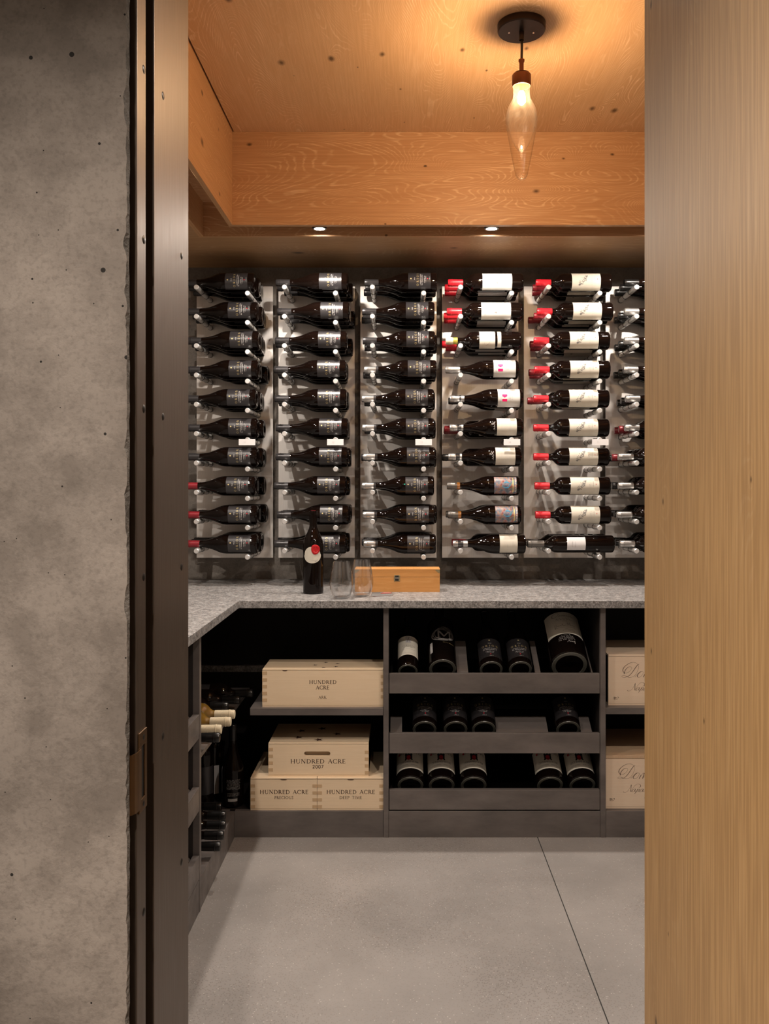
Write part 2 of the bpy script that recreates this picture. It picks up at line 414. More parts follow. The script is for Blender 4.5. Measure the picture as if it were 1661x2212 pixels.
# strike plate with a curled lip
t = thing('strike_plate', 'brass door strike plate with curled lip on the left jamb', 'strike plate', (JX, 1.37*KD, zk(.75)))
zt, zb = .878, .752
mb = MB()
for (y0, y1, z0, z1) in ((1.346, 1.386, .855, zt), (1.346, 1.386, zb, .772), (1.346, 1.358, .772, .855), (1.375, 1.386, .772, .855)):
    mb.box(JX, JX + .0022, y0*KD, y1*KD, zk(z0), zk(z1))
part('plate', mb, M['strike'], t, bevel=.0006)
lip = [(0.0006, 1.352), (.0010, 1.341), (.0006, 1.333), (-.0012, 1.326), (-.0040, 1.3205)]
v = []; f = []
for x, y in lip: v += [(JX + x, y*KD, zk(.760)), (JX + x, y*KD, zk(.852)), (JX + x + .002, y*KD + .001, zk(.852)), (JX + x + .002, y*KD + .001, zk(.760))]
for i in range(len(lip) - 1):
    a, b = i * 4, i * 4 + 4
    for k in range(4): f.append((a + k, a + (k + 1) % 4, b + (k + 1) % 4, b + k))
f += [(0, 3, 2, 1), tuple(len(v) - 4 + k for k in range(4))]
part('lip', MB().add(v, f), M['strike'], t)
part('bolt_hole', MB().box(JX - .0005, JX + .0004, 1.358*KD, 1.375*KD, zk(.772), zk(.855)), M['black'], t)
for z in (.867, .762):
    s = link('screw', sc_me, M['screw'], t); s.location = (.0022, -.002, (z - .75)*KD); s.rotation_euler = (0, math.pi / 2, 0); s.scale = (.7, .7, .7)
# right jamb (hidden behind the door) and the open oak door
struct('trim_jamb_far', MB().box(RJ, RJ + .01, YH + .005, YF, 0, 2.5), M['bronze'])
dr = struct('door_1', MB().box(.3826*KD, .3826*KD + .045, .43, 1.366*KD, .008, 2.48), M['oak_door'], bevel=.0015)
hg = MB()
for z in (.25, 1.25, 2.2):
    hg.lathe([(0, -.05), (.007, -.05), (.007, .05), (0, .05)], 12, Matrix.Translation((.3826*KD + .055, 1.374*KD, z)))
struct('hinge', hg, M['bronze'], dr, smooth=True)

# ceiling: recessed oak panel, framing boards, slot, soffit
BX, BY = -.617, 3.138
FY0, FY1, FY2 = 1.48, 1.50, 1.62                      # slot along the door wall
ce = struct('ceiling', MB().box(BX + .006, 1.28, FY2, BY + .004, ZC, ZC + .02), M['oak_y'])
struct('ceiling_cavity', MB().box(BX - .03, 1.32, FY2 - .03, BY + .05, ZC + .021, ZC + .04), M['black'], ce)
struct('trim_1', MB().box(BX - .017, 1.297, BY, BY + .022, ZS, ZC + .02), M['oak_x'], bevel=.001)
struct('trim_2', MB().box(BX - .017, BX, FY2, BY, ZS, ZC + .02), M['oak_y2'], bevel=.001)
struct('trim_3', MB().box(1.28, 1.297, FY2, BY, ZS, ZC + .02), M['oak_y2'], bevel=.001)
struct('trim_7', MB().box(BX - .017, 1.297, FY2, FY2 + .018, ZS, ZC + .02), M['oak_x'])
SX, SY = -.756, 3.28
struct('ceiling_slot', MB().box(SX, 1.42, BY + .022, SY, ZSLOT, ZSLOT + .02)
       .box(SX, BX - .017, FY1, BY + .022, ZSLOT, ZSLOT + .02).box(1.297, 1.42, FY1, BY + .022, ZSLOT, ZSLOT + .02).box(BX - .017, 1.297, FY1, FY2, ZSLOT, ZSLOT + .02), M['oak_x'])
struct('trim_4', MB().box(SX, 1.42, SY, SY + .018, ZS, ZSLOT + .02), M['oak_x'])
struct('trim_5', MB().box(SX - .018, SX, FY0, SY + .018, ZS, ZSLOT + .02), M['oak_y2'])
struct('trim_6', MB().box(1.42, 1.438, FY0, SY + .018, ZS, ZSLOT + .02), M['oak_y2'])
struct('trim_8', MB().box(SX, 1.42, FY0, FY1, ZS, ZSLOT + .02), M['oak_x'])
struct('ceiling_soffit', MB().box(SX - .018, 1.438, SY + .018, YW, ZS, ZS + .018).box(SX - .018, 1.438, YF, FY0, ZS, ZS + .018)
       .box(XL, SX - .018, YF, YW, ZS, ZS + .018).box(1.438, XR, YF, YW, ZS, ZS + .018), M['oak_soffit'])
struct('ceiling_deck', MB().box(XL - .06, XR + .06, YF, YW + .06, 2.62, 2.66), M['black'])

# downlights in the slot
def area(name, loc, w, r, col, parent=None, spread=math.pi):
    d = bpy.data.lights.new(name, 'AREA'); d.shape = 'DISK'; d.size = r * 2; d.energy = w; d.color = col; d.spread = spread
    o = bpy.data.objects.new(name, d); COL.objects.link(o)
    if parent is not None:
        o.parent = parent; loc = tuple(Vector(loc) - ORG[parent.name])
    o.location = loc; return o
dl_me = MB().lathe([(.020, -.0005), (.0265, 0), (.0275, .004), (.0275, .07), (.012, .085), (.012, ZSLOT - 2.215 + .001), (0, ZSLOT - 2.215 + .001)], 28).mesh('housing', True)
ln_me = MB().lathe([(0, .0015), (.021, .0015), (.021, .0035)], 28).mesh('lens', True)
place = [(-.309, 3.222, 'left of the two lit downlights above the bottle rack'), (.333, 3.222, 'right of the two lit downlights above the bottle rack'),
         (.975, 3.222, 'lit downlight in the slot behind the open oak door'),
         (-.695, 2.62, 'lit downlight in the left ceiling slot, hidden by left board'), (-.695, 1.98, 'lit downlight in the left ceiling slot nearest the doorway'),
         (.333, 1.56, 'left of two downlights in the slot over the doorway'), (.975, 1.56, 'right of two downlights in the slot over the doorway')]
for x, y, lb in place:
    t = thing('downlight', lb, 'light', (x, y, 2.215), group='downlights in the ceiling slot')
    link('housing', dl_me, M['cap_black'], t); link('lens', ln_me, M['lens'], t)
    area('downlight_light', (x, y, 2.213), SPOT_W, .02, SPOT_COL, t, math.radians(168))
# hallway downlights over the camera side of the doorway
for x, y, w_, sp, lb in ((-1.0, .08, .5, 106, 'hallway ceiling downlight in front of the concrete wall'), (-.30, .10, 1.0, 110, 'hallway ceiling downlight facing the open oak door')):
    t = thing('hall_downlight', lb, 'light', (x, y, 2.59), group='hallway downlights')
    part('trim_ring', MB().lathe([(.032, 0), (.045, 0), (.047, .004), (.047, .012), (.032, .012)], 28, Matrix.Translation((x, y, 2.588))), M['cap_black'], t, True)
    part('lens', MB().lathe([(0, .004), (.033, .004)], 28, Matrix.Translation((x, y, 2.588))), M['lens'], t)
    area('hall_light', (x, y, 2.587), HALL_W * w_, .03, HALL_COL, t, math.radians(sp))

# pendant lamp
PY = 2.40; PXx = PX(1126.5, PY)
def pz(y): return PZ(y, PY)
t = thing('pendant_lamp', 'clear blown glass pendant lamp hanging from a round bronze canopy', 'pendant lamp', (PXx, PY, pz(388)))
T = Matrix.Translation((PXx, PY, 0))
cn = part('canopy', MB().lathe([(0, ZC - .021), (.064, ZC - .021), (.0665, ZC - .018), (.0665, ZC - .001), (0, ZC - .001)], 48, T), M['bronze_dark'], t, True)
for dx in (-.034, .034):
    part('canopy_screw', MB().lathe([(0, -.0025), (.003, -.002), (.0035, 0)], 10, Matrix.Translation((PXx + dx, PY + .004, ZC - .0208))), M['chrome'], cn, True)
part('cord_grip', MB().lathe([(.0065, ZC - .045), (.007, ZC - .044), (.007, ZC - .021)], 16, T), M['bronze_dark'], t, True)
part('cord', MB().tube([(PXx, PY, ZC - .03), (PXx + .001, PY, pz(100)), (PXx, PY, pz(134))], .0038), M['cap_black'], t, True)
part('stem', MB().lathe([(.0085, pz(129)), (.0085, pz(133)), (.0062, pz(136)), (.0062, pz(161))], 18, T), M['copper'], t, True)
part('socket_cap', MB().lathe([(0, pz(158)), (.022, pz(159)), (.0262, pz(163)), (.0262, pz(184)), (.0245, pz(187)), (.0225, pz(187))], 32, T), M['copper'], t, True)
yy = [(185, 17.6), (193, 17.9), (205, 17.8), (214, 19), (222, 23.5), (232, 28.8), (244, 32.6), (254, 33.8), (266, 33.6), (282, 31.6), (300, 28.2), (318, 25), (336, 21.8), (354, 18.3), (370, 14.8), (379, 12.8), (385, 8.8), (388, 3.5), (388.4, 0)]
part('glass_shade', MB().lathe([(r / 777.5, pz(y)) for y, r in yy[::-1]], 40, T), M['lampglass'], t, True)
inn = [(212, 15), (222, 20), (236, 27), (252, 30.5), (268, 30), (284, 27), (300, 22), (314, 15.5), (324, 8), (329, 2.5), (330, 0)]
part('inner_bubble', MB().lathe([(r / 777.5, pz(y)) for y, r in inn[::-1]], 36, T), M['lampglass'], t, True)
part('bulb', MB().lathe([(0, pz(197)), (.006, pz(198)), (.0095, pz(205)), (.0105, pz(213)), (.009, pz(221)), (.004, pz(226)), (0, pz(227))], 20, T), M['bulb'], t, True)

# ------------------------------------------------------------------ lettering
def arc(cx, cy, rx, ry, a0, a1, n=12):
    return [(cx + rx*math.cos(math.radians(a0+(a1-a0)*i/n)), cy + ry*math.sin(math.radians(a0+(a1-a0)*i/n))) for i in range(n+1)]
def cat_rom(p, k=6):
    out = []
    for i in range(len(p)-1):
        a, b, c, d = p[max(i-1, 0)], p[i], p[i+1], p[min(i+2, len(p)-1)]
        for j in range(k):
            t = j/k
            out.append(tuple(.5*((2*b[m]) + (c[m]-a[m])*t + (2*a[m]-5*b[m]+4*c[m]-d[m])*t*t + (3*b[m]-a[m]-3*c[m]+d[m])*t**3) for m in (0, 1)))
    out.append(p[-1]); return out
TH, TN = .135, .055
def ser(x, y, w=.11): return ([(x-w, y), (x+w, y)], .045)
def L(x0, y0, x1, y1, w=TH): return ([(x0, y0), (x1, y1)], w)
G = {
 'A': (.84, [L(.08,0,.42,1,TN), L(.42,1,.76,0), L(.2,.36,.64,.36,TN), ser(.08,0), ser(.76,0)]),
 'B': (.66, [L(.14,0,.14,1), (arc(.14,.75,.36,.25,90,-90), 0), (arc(.14,.25,.44,.25,90,-90), 0), ser(.14,0), ser(.14,1)]),
 'C': (.82, [(arc(.46,.5,.4,.5,48,312,20), 0), L(.74,.72,.74,.95,TN), L(.74,.07,.74,.26,TN)]),
 'D': (.86, [L(.14,0,.14,1), (arc(.2,.5,.58,.5,90,-90,16), 0), L(.1,1,.22,1,TN), L(.1,0,.22,0,TN), ser(.14,0), ser(.14,1)]),
 'E': (.62, [L(.14,0,.14,1), L(.14,1,.54,1,TN), L(.14,.52,.48,.52,TN), L(.14,0,.56,0,TN), L(.54,1,.54,.84,TN), L(.56,0,.56,.17,TN), L(.48,.43,.48,.61,TN), ser(.14,0), ser(.14,1)]),
 'F': (.58, [L(.14,0,.14,1), L(.14,1,.54,1,TN), L(.14,.52,.46,.52,TN), L(.54,1,.54,.84,TN), ser(.14,0), ser(.14,1)]),
 'G': (.88, [(arc(.46,.5,.4,.5,48,330,20), 0), L(.74,.72,.74,.95,TN), L(.76,.05,.76,.4), ser(.76,.4)]),
 'H': (.92, [L(.16,0,.16,1), L(.76,0,.76,1), L(.16,.52,.76,.52,TN), ser(.16,0), ser(.16,1), ser(.76,0), ser(.76,1)]),
 'I': (.32, [L(.16,0,.16,1), ser(.16,0), ser(.16,1)]),
 'K': (.78, [L(.14,0,.14,1), L(.18,.48,.62,1,TN), L(.26,.56,.74,0), ser(.14,0), ser(.14,1), ser(.62,1), ser(.72,0)]),
 'L': (.6, [L(.14,0,.14,1), L(.14,0,.54,0,TN), L(.54,0,.54,.18,TN), ser(.14,0), ser(.14,1)]),
 'M': (1.05, [L(.14,0,.18,1,TN), L(.18,1,.52,.05), L(.52,.05,.86,1,TN), L(.86,1,.92,0), ser(.14,0), ser(.92,0), ser(.18,1,.06), ser(.86,1,.06)]),
 'N': (.94, [L(.14,0,.14,1,TN), L(.14,1,.78,0), L(.78,0,.78,1,TN), ser(.14,0), ser(.14,1), ser(.78,1)]),
 'O': (.94, [(arc(.47,.5,.4,.49,0,360,26), 0)]),
 'P': (.62, [L(.14,0,.14,1), (arc(.14,.74,.4,.26,90,-90), 0), ser(.14,0), ser(.14,1)]),
 'R': (.74, [L(.14,0,.14,1), (arc(.14,.74,.38,.26,90,-90), 0), L(.34,.48,.7,0), ser(.14,0), ser(.14,1), ser(.72,0,.07)]),
 'S': (.58, [(cat_rom([(.47,.84),(.38,.96),(.24,.97),(.12,.86),(.13,.7),(.27,.56),(.4,.44),(.47,.28),(.42,.1),(.27,.02),(.13,.06),(.07,.18)], 4), .095), L(.47,.78,.47,.97,TN), L(.07,.03,.07,.22,TN)]),
 'T': (.76, [L(.38,0,.38,1), L(.06,1,.7,1,TN), L(.06,1,.06,.84,TN), L(.7,1,.7,.84,TN), ser(.38,0)]),
 'U': (.88, [L(.16,1,.16,.34), (arc(.44,.34,.28,.33,180,360,14), .085), L(.72,.34,.72,1,TN), ser(.16,1), ser(.72,1)]),
 'V': (.84, [L(.08,1,.42,0), L(.42,0,.76,1,TN), ser(.08,1), ser(.76,1)]),
 'Y': (.8, [L(.06,1,.4,.48), L(.4,.48,.74,1,TN), L(.4,0,.4,.48), ser(.4,0), ser(.06,1), ser(.74,1)]),
 '0': (.66, [(arc(.33,.5,.26,.5,0,360,22), .13)]),
 '1': (.4, [L(.2,0,.2,1), L(.2,1,.06,.86,TN), ser(.2,0)]),
 '2': (.64, [(cat_rom([(.1,.74),(.14,.92),(.3,.99),(.48,.92),(.52,.74),(.42,.5),(.24,.26),(.08,.06)], 4), .12), L(.06,.06,.56,.06,.13)]),
 '3': (.6, [(arc(.28,.74,.22,.25,140,-80), .11), (arc(.28,.26,.25,.26,80,-150), .11)]),
 '4': (.66, [L(.44,0,.44,1), L(.44,1,.06,.3,TN), L(.06,.3,.6,.3,.08)]),
 '5': (.6, [L(.14,1,.5,1,.09), L(.14,1,.12,.56,TN), (arc(.26,.3,.27,.3,120,-140), .11)]),
 '7': (.6, [L(.06,.95,.54,.95,.12), L(.54,.95,.2,0,.13)]),
 ' ': (.45, []), '!': (.3, [L(.15,.3,.15,1), L(.15,0,.15,.1)]), "'": (.2, [L(.1,.8,.1,1,.08)]),
}
class Draw(MB):
    """flat marks drawn in (u, v), laid on a plane or round a bottle by a map function"""
    def __init__(s, fn, lift=.0003): super().__init__(); s.fn = fn; s.e = lift
    def strip(s, pts, ws):
        P = []
        for i, p in enumerate(pts):
            a, b = pts[max(i-1, 0)], pts[min(i+1, len(pts)-1)]
            dx, dy = b[0]-a[0], b[1]-a[1]; ln = math.hypot(dx, dy) or 1
            w = (ws[i] if isinstance(ws, list) else ws)/2
            P += [(p[0]-dy/ln*w, p[1]+dx/ln*w), (p[0]+dy/ln*w, p[1]-dx/ln*w)]
        s.add([s.fn(u, v, s.e) for u, v in P], [(2*i, 2*i+1, 2*i+3, 2*i+2) for i in range(len(pts)-1)])
    def line(s, u0, v0, u1, v1, w, n=1):
        s.strip([(u0+(u1-u0)*i/n, v0+(v1-v0)*i/n) for i in range(n+1)], w)
    def rect(s, u0, v0, u1, v1):
        n = max(1, int(abs(u1-u0)/.004)); s.strip([(u0+(u1-u0)*i/n, (v0+v1)/2) for i in range(n+1)], abs(v1-v0))
    def disc(s, u, v, r, ry=None, n=18):
        ry = ry or r
        s.add([s.fn(u+r*math.cos(2*math.pi*i/n), v+ry*math.sin(2*math.pi*i/n), s.e) for i in range(n)], [tuple(range(n))])
    def text(s, txt, u, v, h, width=None, sp=.12, bold=1.0):
        adv = [G[c][0] + sp for c in txt]; tot = sum(adv) - sp
        k = (width / tot) if width else h
        x = u - tot*k/2
        for c, a in zip(txt, adv):
            for pts, w in G[c][1]:
                if w == 0:
                    ws = []
                    for i, p in enumerate(pts):
                        q0, q1 = pts[max(i-1, 0)], pts[min(i+1, len(pts)-1)]
                        dx, dy = abs(q1[0]-q0[0]), abs(q1[1]-q0[1]); ws.append((TN+(TH-TN)*dy/(dx+dy+1e-9))*h*bold)
                else: ws = w*h*bold
                pp = [(x+p[0]*k, v+p[1]*h) for p in pts]
                s.strip(pp, ws)
            x += a*k
        return s
    def micro(s, u, v, width, h, seed=1, align=0):            # a line of type too small to read
        r = random.Random(seed); x = u - width/2 + r.random()*width*.06*align
        while x < u + width/2:
            w = r.uniform(.35, .75)*h
            if r.random() > .16: s.strip([(x, v), (x, v+h*r.choice((.65, .65, 1)))], w*.55)
            x += w*1.15
        return s
    def script(s, pts, wmin, wmax, k=5):
        p = cat_rom(pts, k); ws = []
        for i in range(len(p)):
            a, b = p[max(i-1, 0)], p[min(i+1, len(p)-1)]
            dx, dy = b[0]-a[0], b[1]-a[1]; ln = math.hypot(dx, dy) or 1
            ws.append(wmin + (wmax-wmin)*max(0, -dy/ln)**1.6)
        s.strip(p, ws); return s
def cyl(R): return lambda u, v, e: ((R+e)*math.sin(u/R), -(R+e)*math.cos(u/R), v)
def flat(x0, y, z0): return lambda u, v, e: (x0+u, y-e, z0+v)

# ------------------------------------------------------------------ bottle shapes
BURG = [(.0, .010), (.016, .008), (.029, .0), (.034, .0), (.0385, .004), (.0395, .010), (.0395, .126), (.0385, .138), (.0352, .152), (.0295, .166), (.0238, .18),
        (.0190, .195), (.0160, .210), (.0145, .222), (.0138, .236), (.0135, .288), (.0, .288)]
BORD = [(.0, .014), (.014, .011), (.027, .0), (.032, .0), (.036, .004), (.037, .010), (.037, .188), (.0362, .197), (.0328, .206), (.0258, .2145), (.0185, .2205),
        (.0142, .227), (.0128, .236), (.0128, .298), (.0, .298)]
TALL = [(r*.96, z) for r, z in [(.0, .014), (.014, .011), (.027, .0), (.032, .0), (.036, .004), (.037, .010), (.037, .226), (.0358, .238), (.031, .249), (.024, .258), (.0175, .266),
        (.0142, .274), (.013, .284), (.013, .343), (.0, .343)]]
STAND = [(.0, .014), (.014, .011), (.029, .0), (.034, .0), (.0378, .004), (.0385, .010), (.0393, .172), (.0385, .186), (.035, .202), (.0285, .219), (.0215, .234), (.0165, .246),
         (.0145, .256), (.0142, .300), (.0155, .301), (.0155, .309), (.0148, .312), (.0, .312)]
def scaled(p, sr, sz): return [(r*sr, z*sz) for r, z in p]
def capsule(z0, z1, r0=.0146, n=24):
    r = r0
    return MB().lathe([(r*.93, z0), (r*.95, z0+.0002), (r, z1-.024), (r*1.01, z1-.0185), (r*1.07, z1-.018), (r*1.07, z1-.0155), (r*1.01, z1-.0148),
                       (r*1.01, z1-.003), (r*.9, z1), (0, z1+.0002)], n)
def sleeve(z0, z1, r, n=24): return MB().lathe([(r*.97, z0), (r, z0+.0001), (r, z1-.0001), (r*.97, z1)], n)
def sheet(R, z0, z1, wrap, e=.00025, n=22, outline=None):
    a = math.radians(wrap); v = []; f = []
    for i in range(n+1):
        t = -a + 2*a*i/n
        v += [((R+e)*math.sin(t), -(R+e)*math.cos(t), z0), ((R+e)*math.sin(t), -(R+e)*math.cos(t), z1)]
    return MB().add(v, [(2*i, 2*i+2, 2*i+3, 2*i+1) for i in range(n)])
KIND = {}
def kind(key, prof, glass, parts, n=32):
    """parts: (name, MB, material, index of the parent part or None)"""
    KIND[key] = ([('glass_body', MB().lathe(prof, n).mesh('glass_body', True), M[glass], None)]
                 + [(a, b.mesh(a, c.startswith('cap') or c.startswith('lab') or c == 'art' or c == 'ring'), M[c], d) for a, b, c, d in parts], max(r for r, z in prof), max(z for r, z in prof))
def bottle(key, base, rot, label, group=None, name='wine_bottle', extra=None, skip=()):
    parts, R, Lz = KIND[key]
    t = thing(name, label, 'wine bottle', base, rot, group)
    made = []
    for nm, me, mat, par in parts:
        if nm in skip: made.append(None); continue
        made.append(link(nm, me, mat, t if par is None else made[par]))
        if nm == 'fine_print': made[-1]['kind'] = 'stuff'
    if extra:
        for nm, mb, mat in extra: link(nm, mb.mesh(nm, True), M[mat], t)
    return t
def LB(R): return Draw(cyl(R+.0003))

def orion(R, z0, z1, sc=1.0):
    k = (z1-z0)/.09
    def zz(p): return z0 + (p-.025)*k
    g = LB(R); g.text('ORION', 0, zz(.0735), .0082*k, .058*k*sc, .75, .9)
    w = LB(R); w.micro(0, zz(.0885), .010*k, .0028*k, 3); w.micro(0, zz(.0645), .050*k*sc, .0034*k, 4); w.micro(0, zz(.0585), .050*k*sc, .0034*k, 5)
    w.micro(-.001, zz(.049), .030*k, .0034*k, 6); w.micro(-.001, zz(.0438), .026*k, .003*k, 7); w.micro(0, zz(.0285), .018*k, .0026*k, 8)
    d = LB(R); d.disc(0, zz(.1045), .0028*k)
    r = LB(R); r.disc(0, zz(.0375), .0021*k)
    return g, w, d, r
def orion_kind(key, prof, R, z0, z1, caps, wrap=60):
    g, w, d, r = orion(R, z0, z1)
    kind(key, prof, 'glass_dark', caps + [('paper_label', sheet(R, z0, z1, wrap), 'lab_dark', None)] )
    p = KIND[key][0]; i = len(p) - 1
    for nm, b, m in (('lettering', g, 'ink_gold'), ('fine_print', w, 'ink_white'), ('gold_dot', d, 'ink_gold'), ('red_dot', r, 'ink_red')):
        p.append((nm, b.mesh(nm), M[m], i))
CB = lambda mat, z0=.234, z1=.292: ('capsule', capsule(z0, z1), mat, None)
orion_kind('orion', BURG, .0395, .025, .115, [CB('cap_dark')])
orion_kind('orion_silver', BURG, .0395, .025, .115, [CB('cap_silver', .244), ('capsule_band', sleeve(.234, .244, .0146), 'cap_dark', None)])
orion_kind('orion_maroon', BURG, .0395, .025, .115, [CB('cap_maroon')])
CD = lambda mat, z0=.242, z1=.302: ('capsule', capsule(z0, z1), mat, None)
# pale label with an engraved bird, red capsule
R = .037
bk = LB(R); bk.text('BOOKER', 0, .147, .0065, .046, .5, .55); bk.line(-.004, .1395, .004, .1395, .0005)
bk2 = LB(R); rr = random.Random(4)
for i in range(70):
    a = rr.uniform(-1, 1); b = rr.uniform(-1, 1)
    if a*a + b*b > 1: continue
    u = a*.016 + .002*b; v = .105 + b*.0095 - .003*math.sin(a*2.4); ln = rr.uniform(.002, .006)
    bk2.line(u-ln/2, v-ln*.25, u+ln/2, v+ln*.3, rr.uniform(.0006, .0014))
bk3 = LB(R); bk3.micro(0, .077, .034, .0032, 11); bk3.micro(0, .0715, .026, .0032, 12); bk3.micro(0, .061, .012, .0026, 13)
kind('booker', BORD, 'glass_dark', [CD('cap_red'), ('paper_label', sheet(R, .046, .165, 72), 'lab_white', None), ('lettering', bk, 'ink_pale', 2), ('engraving', bk2, 'ink_grey', 2), ('fine_print', bk3, 'ink_pale', 2)])
# cream label with a grape cluster, red capsule
vi = LB(R); vi.text('VIALLA', 0, .080, .0055, .044, .55, .55)
v2 = LB(R); rr = random.Random(9)
for i in range(120):
    tt = rr.uniform(0, 1); wdt = .0085*math.sin(math.pi*min(1, .12+tt*.85))
    u = -.022 + .042*tt + rr.uniform(-1, 1)*wdt*.7; v = .133 - .033*tt + rr.uniform(-1, 1)*wdt*1.15
    v2.disc(u, v, rr.uniform(.0008, .0015), n=7)
v2.line(.012, .106, .020, .100, .0007)
v3 = LB(R); v3.micro(.004, .0705, .020, .0028, 21); v3.micro(0, .086, .008, .002, 22)
v4 = LB(R); v4.disc(.002, .0605, .0017)
for k_, c_ in (('vialla', 'cap_red'), ('vialla_b', 'cap_maroon')):
    kind(k_, BORD, 'glass_dark', [CD(c_), ('paper_label', sheet(R, .047, .162, 76), 'lab_cream', None), ('lettering', vi, 'ink_pale', 2), ('grape_drawing', v2, 'ink_grey', 2), ('fine_print', v3, 'ink_pale', 2), ('red_dot', v4, 'ink_red', 2)])
# cream script label with a narrow second strip
sg = LB(R)
sg.script([(-.030, .142), (-.022, .130), (-.010, .126), (0, .133), (.008, .146), (.013, .152), (.010, .140), (.008, .131), (.013, .139), (.017, .147), (.016, .134), (.021, .142), (.024, .148), (.022, .136), (.028, .144)], .0003, .0011)
sg.script([(-.026, .150), (-.012, .146), (.002, .150), (.012, .158)], .0003, .0006)
s2 = LB(R); s2.micro(0, .0865, .018, .003, 31)
kind('script', BORD, 'glass_dark', [('capsule', capsule(.272, .302), 'cap_cream', None), ('neck_band', sleeve(.254, .272, .0142), 'band_green', None),
     ('paper_label', sheet(R, .105, .168, 74), 'lab_cream', None), ('lettering', sg, 'ink_grey', 3), ('paper_strip', sheet(R, .0805, .0955, 62), 'lab_cream', None), ('fine_print', s2, 'ink_pale', 5)])
# white label with two magenta blocks
RB = .0395
km = LB(RB); km.strip([(-.017, .0735), (-.007, .0735)], .0195)
km.add([km.fn(u, v, km.e) for u, v in ((-.001, .0735), (.0045, .0835), (.012, .0835), (.012, .0635), (.0045, .0635))], [(0, 1, 2, 3, 4)])
kl = LB(RB); kl.script([(-.026, .093), (-.020, .089), (-.014, .094), (-.018, .088), (-.010, .090), (-.006, .087), (-.002, .090), (.002, .087), (.006, .090), (.010, .087), (.014, .090)], .0003, .0008); kl.micro(-.002, .055, .010, .0022, 41); kl.micro(-.002, .050, .022, .0026, 42); kl.micro(-.002, .043, .022, .0026, 43)
for e0 in (.0155, .0975): kl.line(-.036, e0, .036, e0, .0004, 16)
kind('kblock', BURG, 'glass_dark', [CB('cap_silver'), ('paper_label', sheet(RB, .012, .101, 66), 'lab_white', None), ('emblem', km, 'ink_magenta', 2), ('lettering', kl, 'ink_pale', 2)])
kind('kblock_band', BURG, 'glass_dark', [CB('cap_silver', .254), ('capsule_band', sleeve(.2465, .254, .0147), 'cap_dark', None), ('capsule_foot', sleeve(.234, .2465, .0147), 'cap_silver', None), ('paper_label', sheet(RB, .012, .101, 66), 'lab_white', None), ('emblem', km, 'ink_magenta', 4), ('lettering', kl, 'ink_pale', 4)])
kind('kblock_dark', BURG, 'glass_dark', [CB('cap_black'), ('paper_label', sheet(RB, .012, .101, 66), 'lab_white', None)])
# signed bottle: white pen signature on the glass above a cream label
si = Draw(cyl(RB), .0004)
si.script([(-.018, .113), (-.012, .1135), (-.014, .119), (-.008, .113), (-.004, .118), (-.002, .113), (.002, .116)], .0007, .0010)
si.script([(.004, .112), (.010, .120), (.008, .126), (.004, .122), (.012, .114), (.018, .112), (.012, .118), (.020, .122)], .0007, .0011)
sl = LB(RB); [sl.micro(-.002+rr.uniform(-.003, .003), .083 - i*.0052, rr.uniform(.028, .05), .0022, 50+i) for i in range(8)]
kind('signed', BURG, 'glass_dark', [CB('cap_silver', .262), ('capsule_band', sleeve(.246, .262, .0147), 'cap_dark', None), ('capsule_foot', sleeve(.238, .246, .0147), 'cap_silver', None),
     ('paper_label', sheet(RB, .025, .104, 64), 'lab_cream', None), ('fine_print', sl, 'lab_grey', 4), ('signature', si, 'ink_white', None)])
# mosaic picture label
ab = LB(RB); ab.disc(0, .056, .0145, .0165, 26)
a2 = LB(RB); [a2.rect(-.030+i*.0068, .017, -.0265+i*.0068, .0215) for i in range(9)]
a3 = LB(RB); a3.rect(-.033, .027, .033, .031)
kind('mosaic', BURG, 'glass_dark', [CB('cap_grey', .252), ('neck_band', sleeve(.240, .252, .0144), 'band_orange', None), ('paper_label', sheet(RB, .014, .104, 58), 'art', None), ('blue_oval', ab, 'ink_blue', 3), ('border_marks', a2, 'ink_white', 3), ('border_line', a3, 'ink_gold', 3)])
# large cream label, banded capsule
cr = LB(RB); cr.micro(-.012, .074, .012, .002, 61); cr.micro(.0, .052, .018, .002, 62); cr.micro(-.006, .045, .012, .002, 63)
kind('cream', BURG, 'glass_dark', [CB('cap_silver', .272), ('capsule_band', sleeve(.250, .272, .0148), 'cap_dark', None), ('capsule_foot', sleeve(.232, .250, .0148), 'cap_silver', None), ('paper_label', sheet(RB, .034, .105, 68), 'lab_cream', None), ('fine_print', cr, 'ink_pale', 4)])
# tall slim bottle with torn small label
tl = LB(.0355); tl.micro(-.004, .170, .026, .003, 71); tl.micro(-.004, .158, .022, .0026, 72)
kind('tall', TALL, 'glass_dark', [('capsule', capsule(.281, .347, .0150), 'cap_grey', None), ('paper_label', sheet(.0355, .118, .192, 46), 'lab_grey', None), ('fine_print', tl, 'ink_pale', 2)])
kind('plain_red', BORD, 'glass_dark', [CD('cap_maroon'), ('paper_label', sheet(R, .05, .16, 60), 'lab_cream', None)])
kind('plain_black', BORD, 'glass_dark', [CD('cap_black'), ('paper_label', sheet(R, .05, .15, 60), 'lab_dark', None)])
kind('burg_black', BURG, 'glass_dark', [CB('cap_black'), ('paper_label', sheet(RB, .025, .11, 60), 'lab_dark', None)])
kind('burg_silver', BURG, 'glass_dark', [CB('cap_silver'), ('paper_label', sheet(RB, .025, .11, 60), 'lab_dark', None)])
kind('bord_silver', BORD, 'glass_dark', [CD('cap_silver'), ('paper_label', sheet(R, .05, .15, 60), 'lab_cream', None)])
kind('white_wine', BORD, 'glass_amber', [CD('cap_cream', .236), ('paper_label', sheet(R, .05, .15, 70), 'lab_cream', None)])

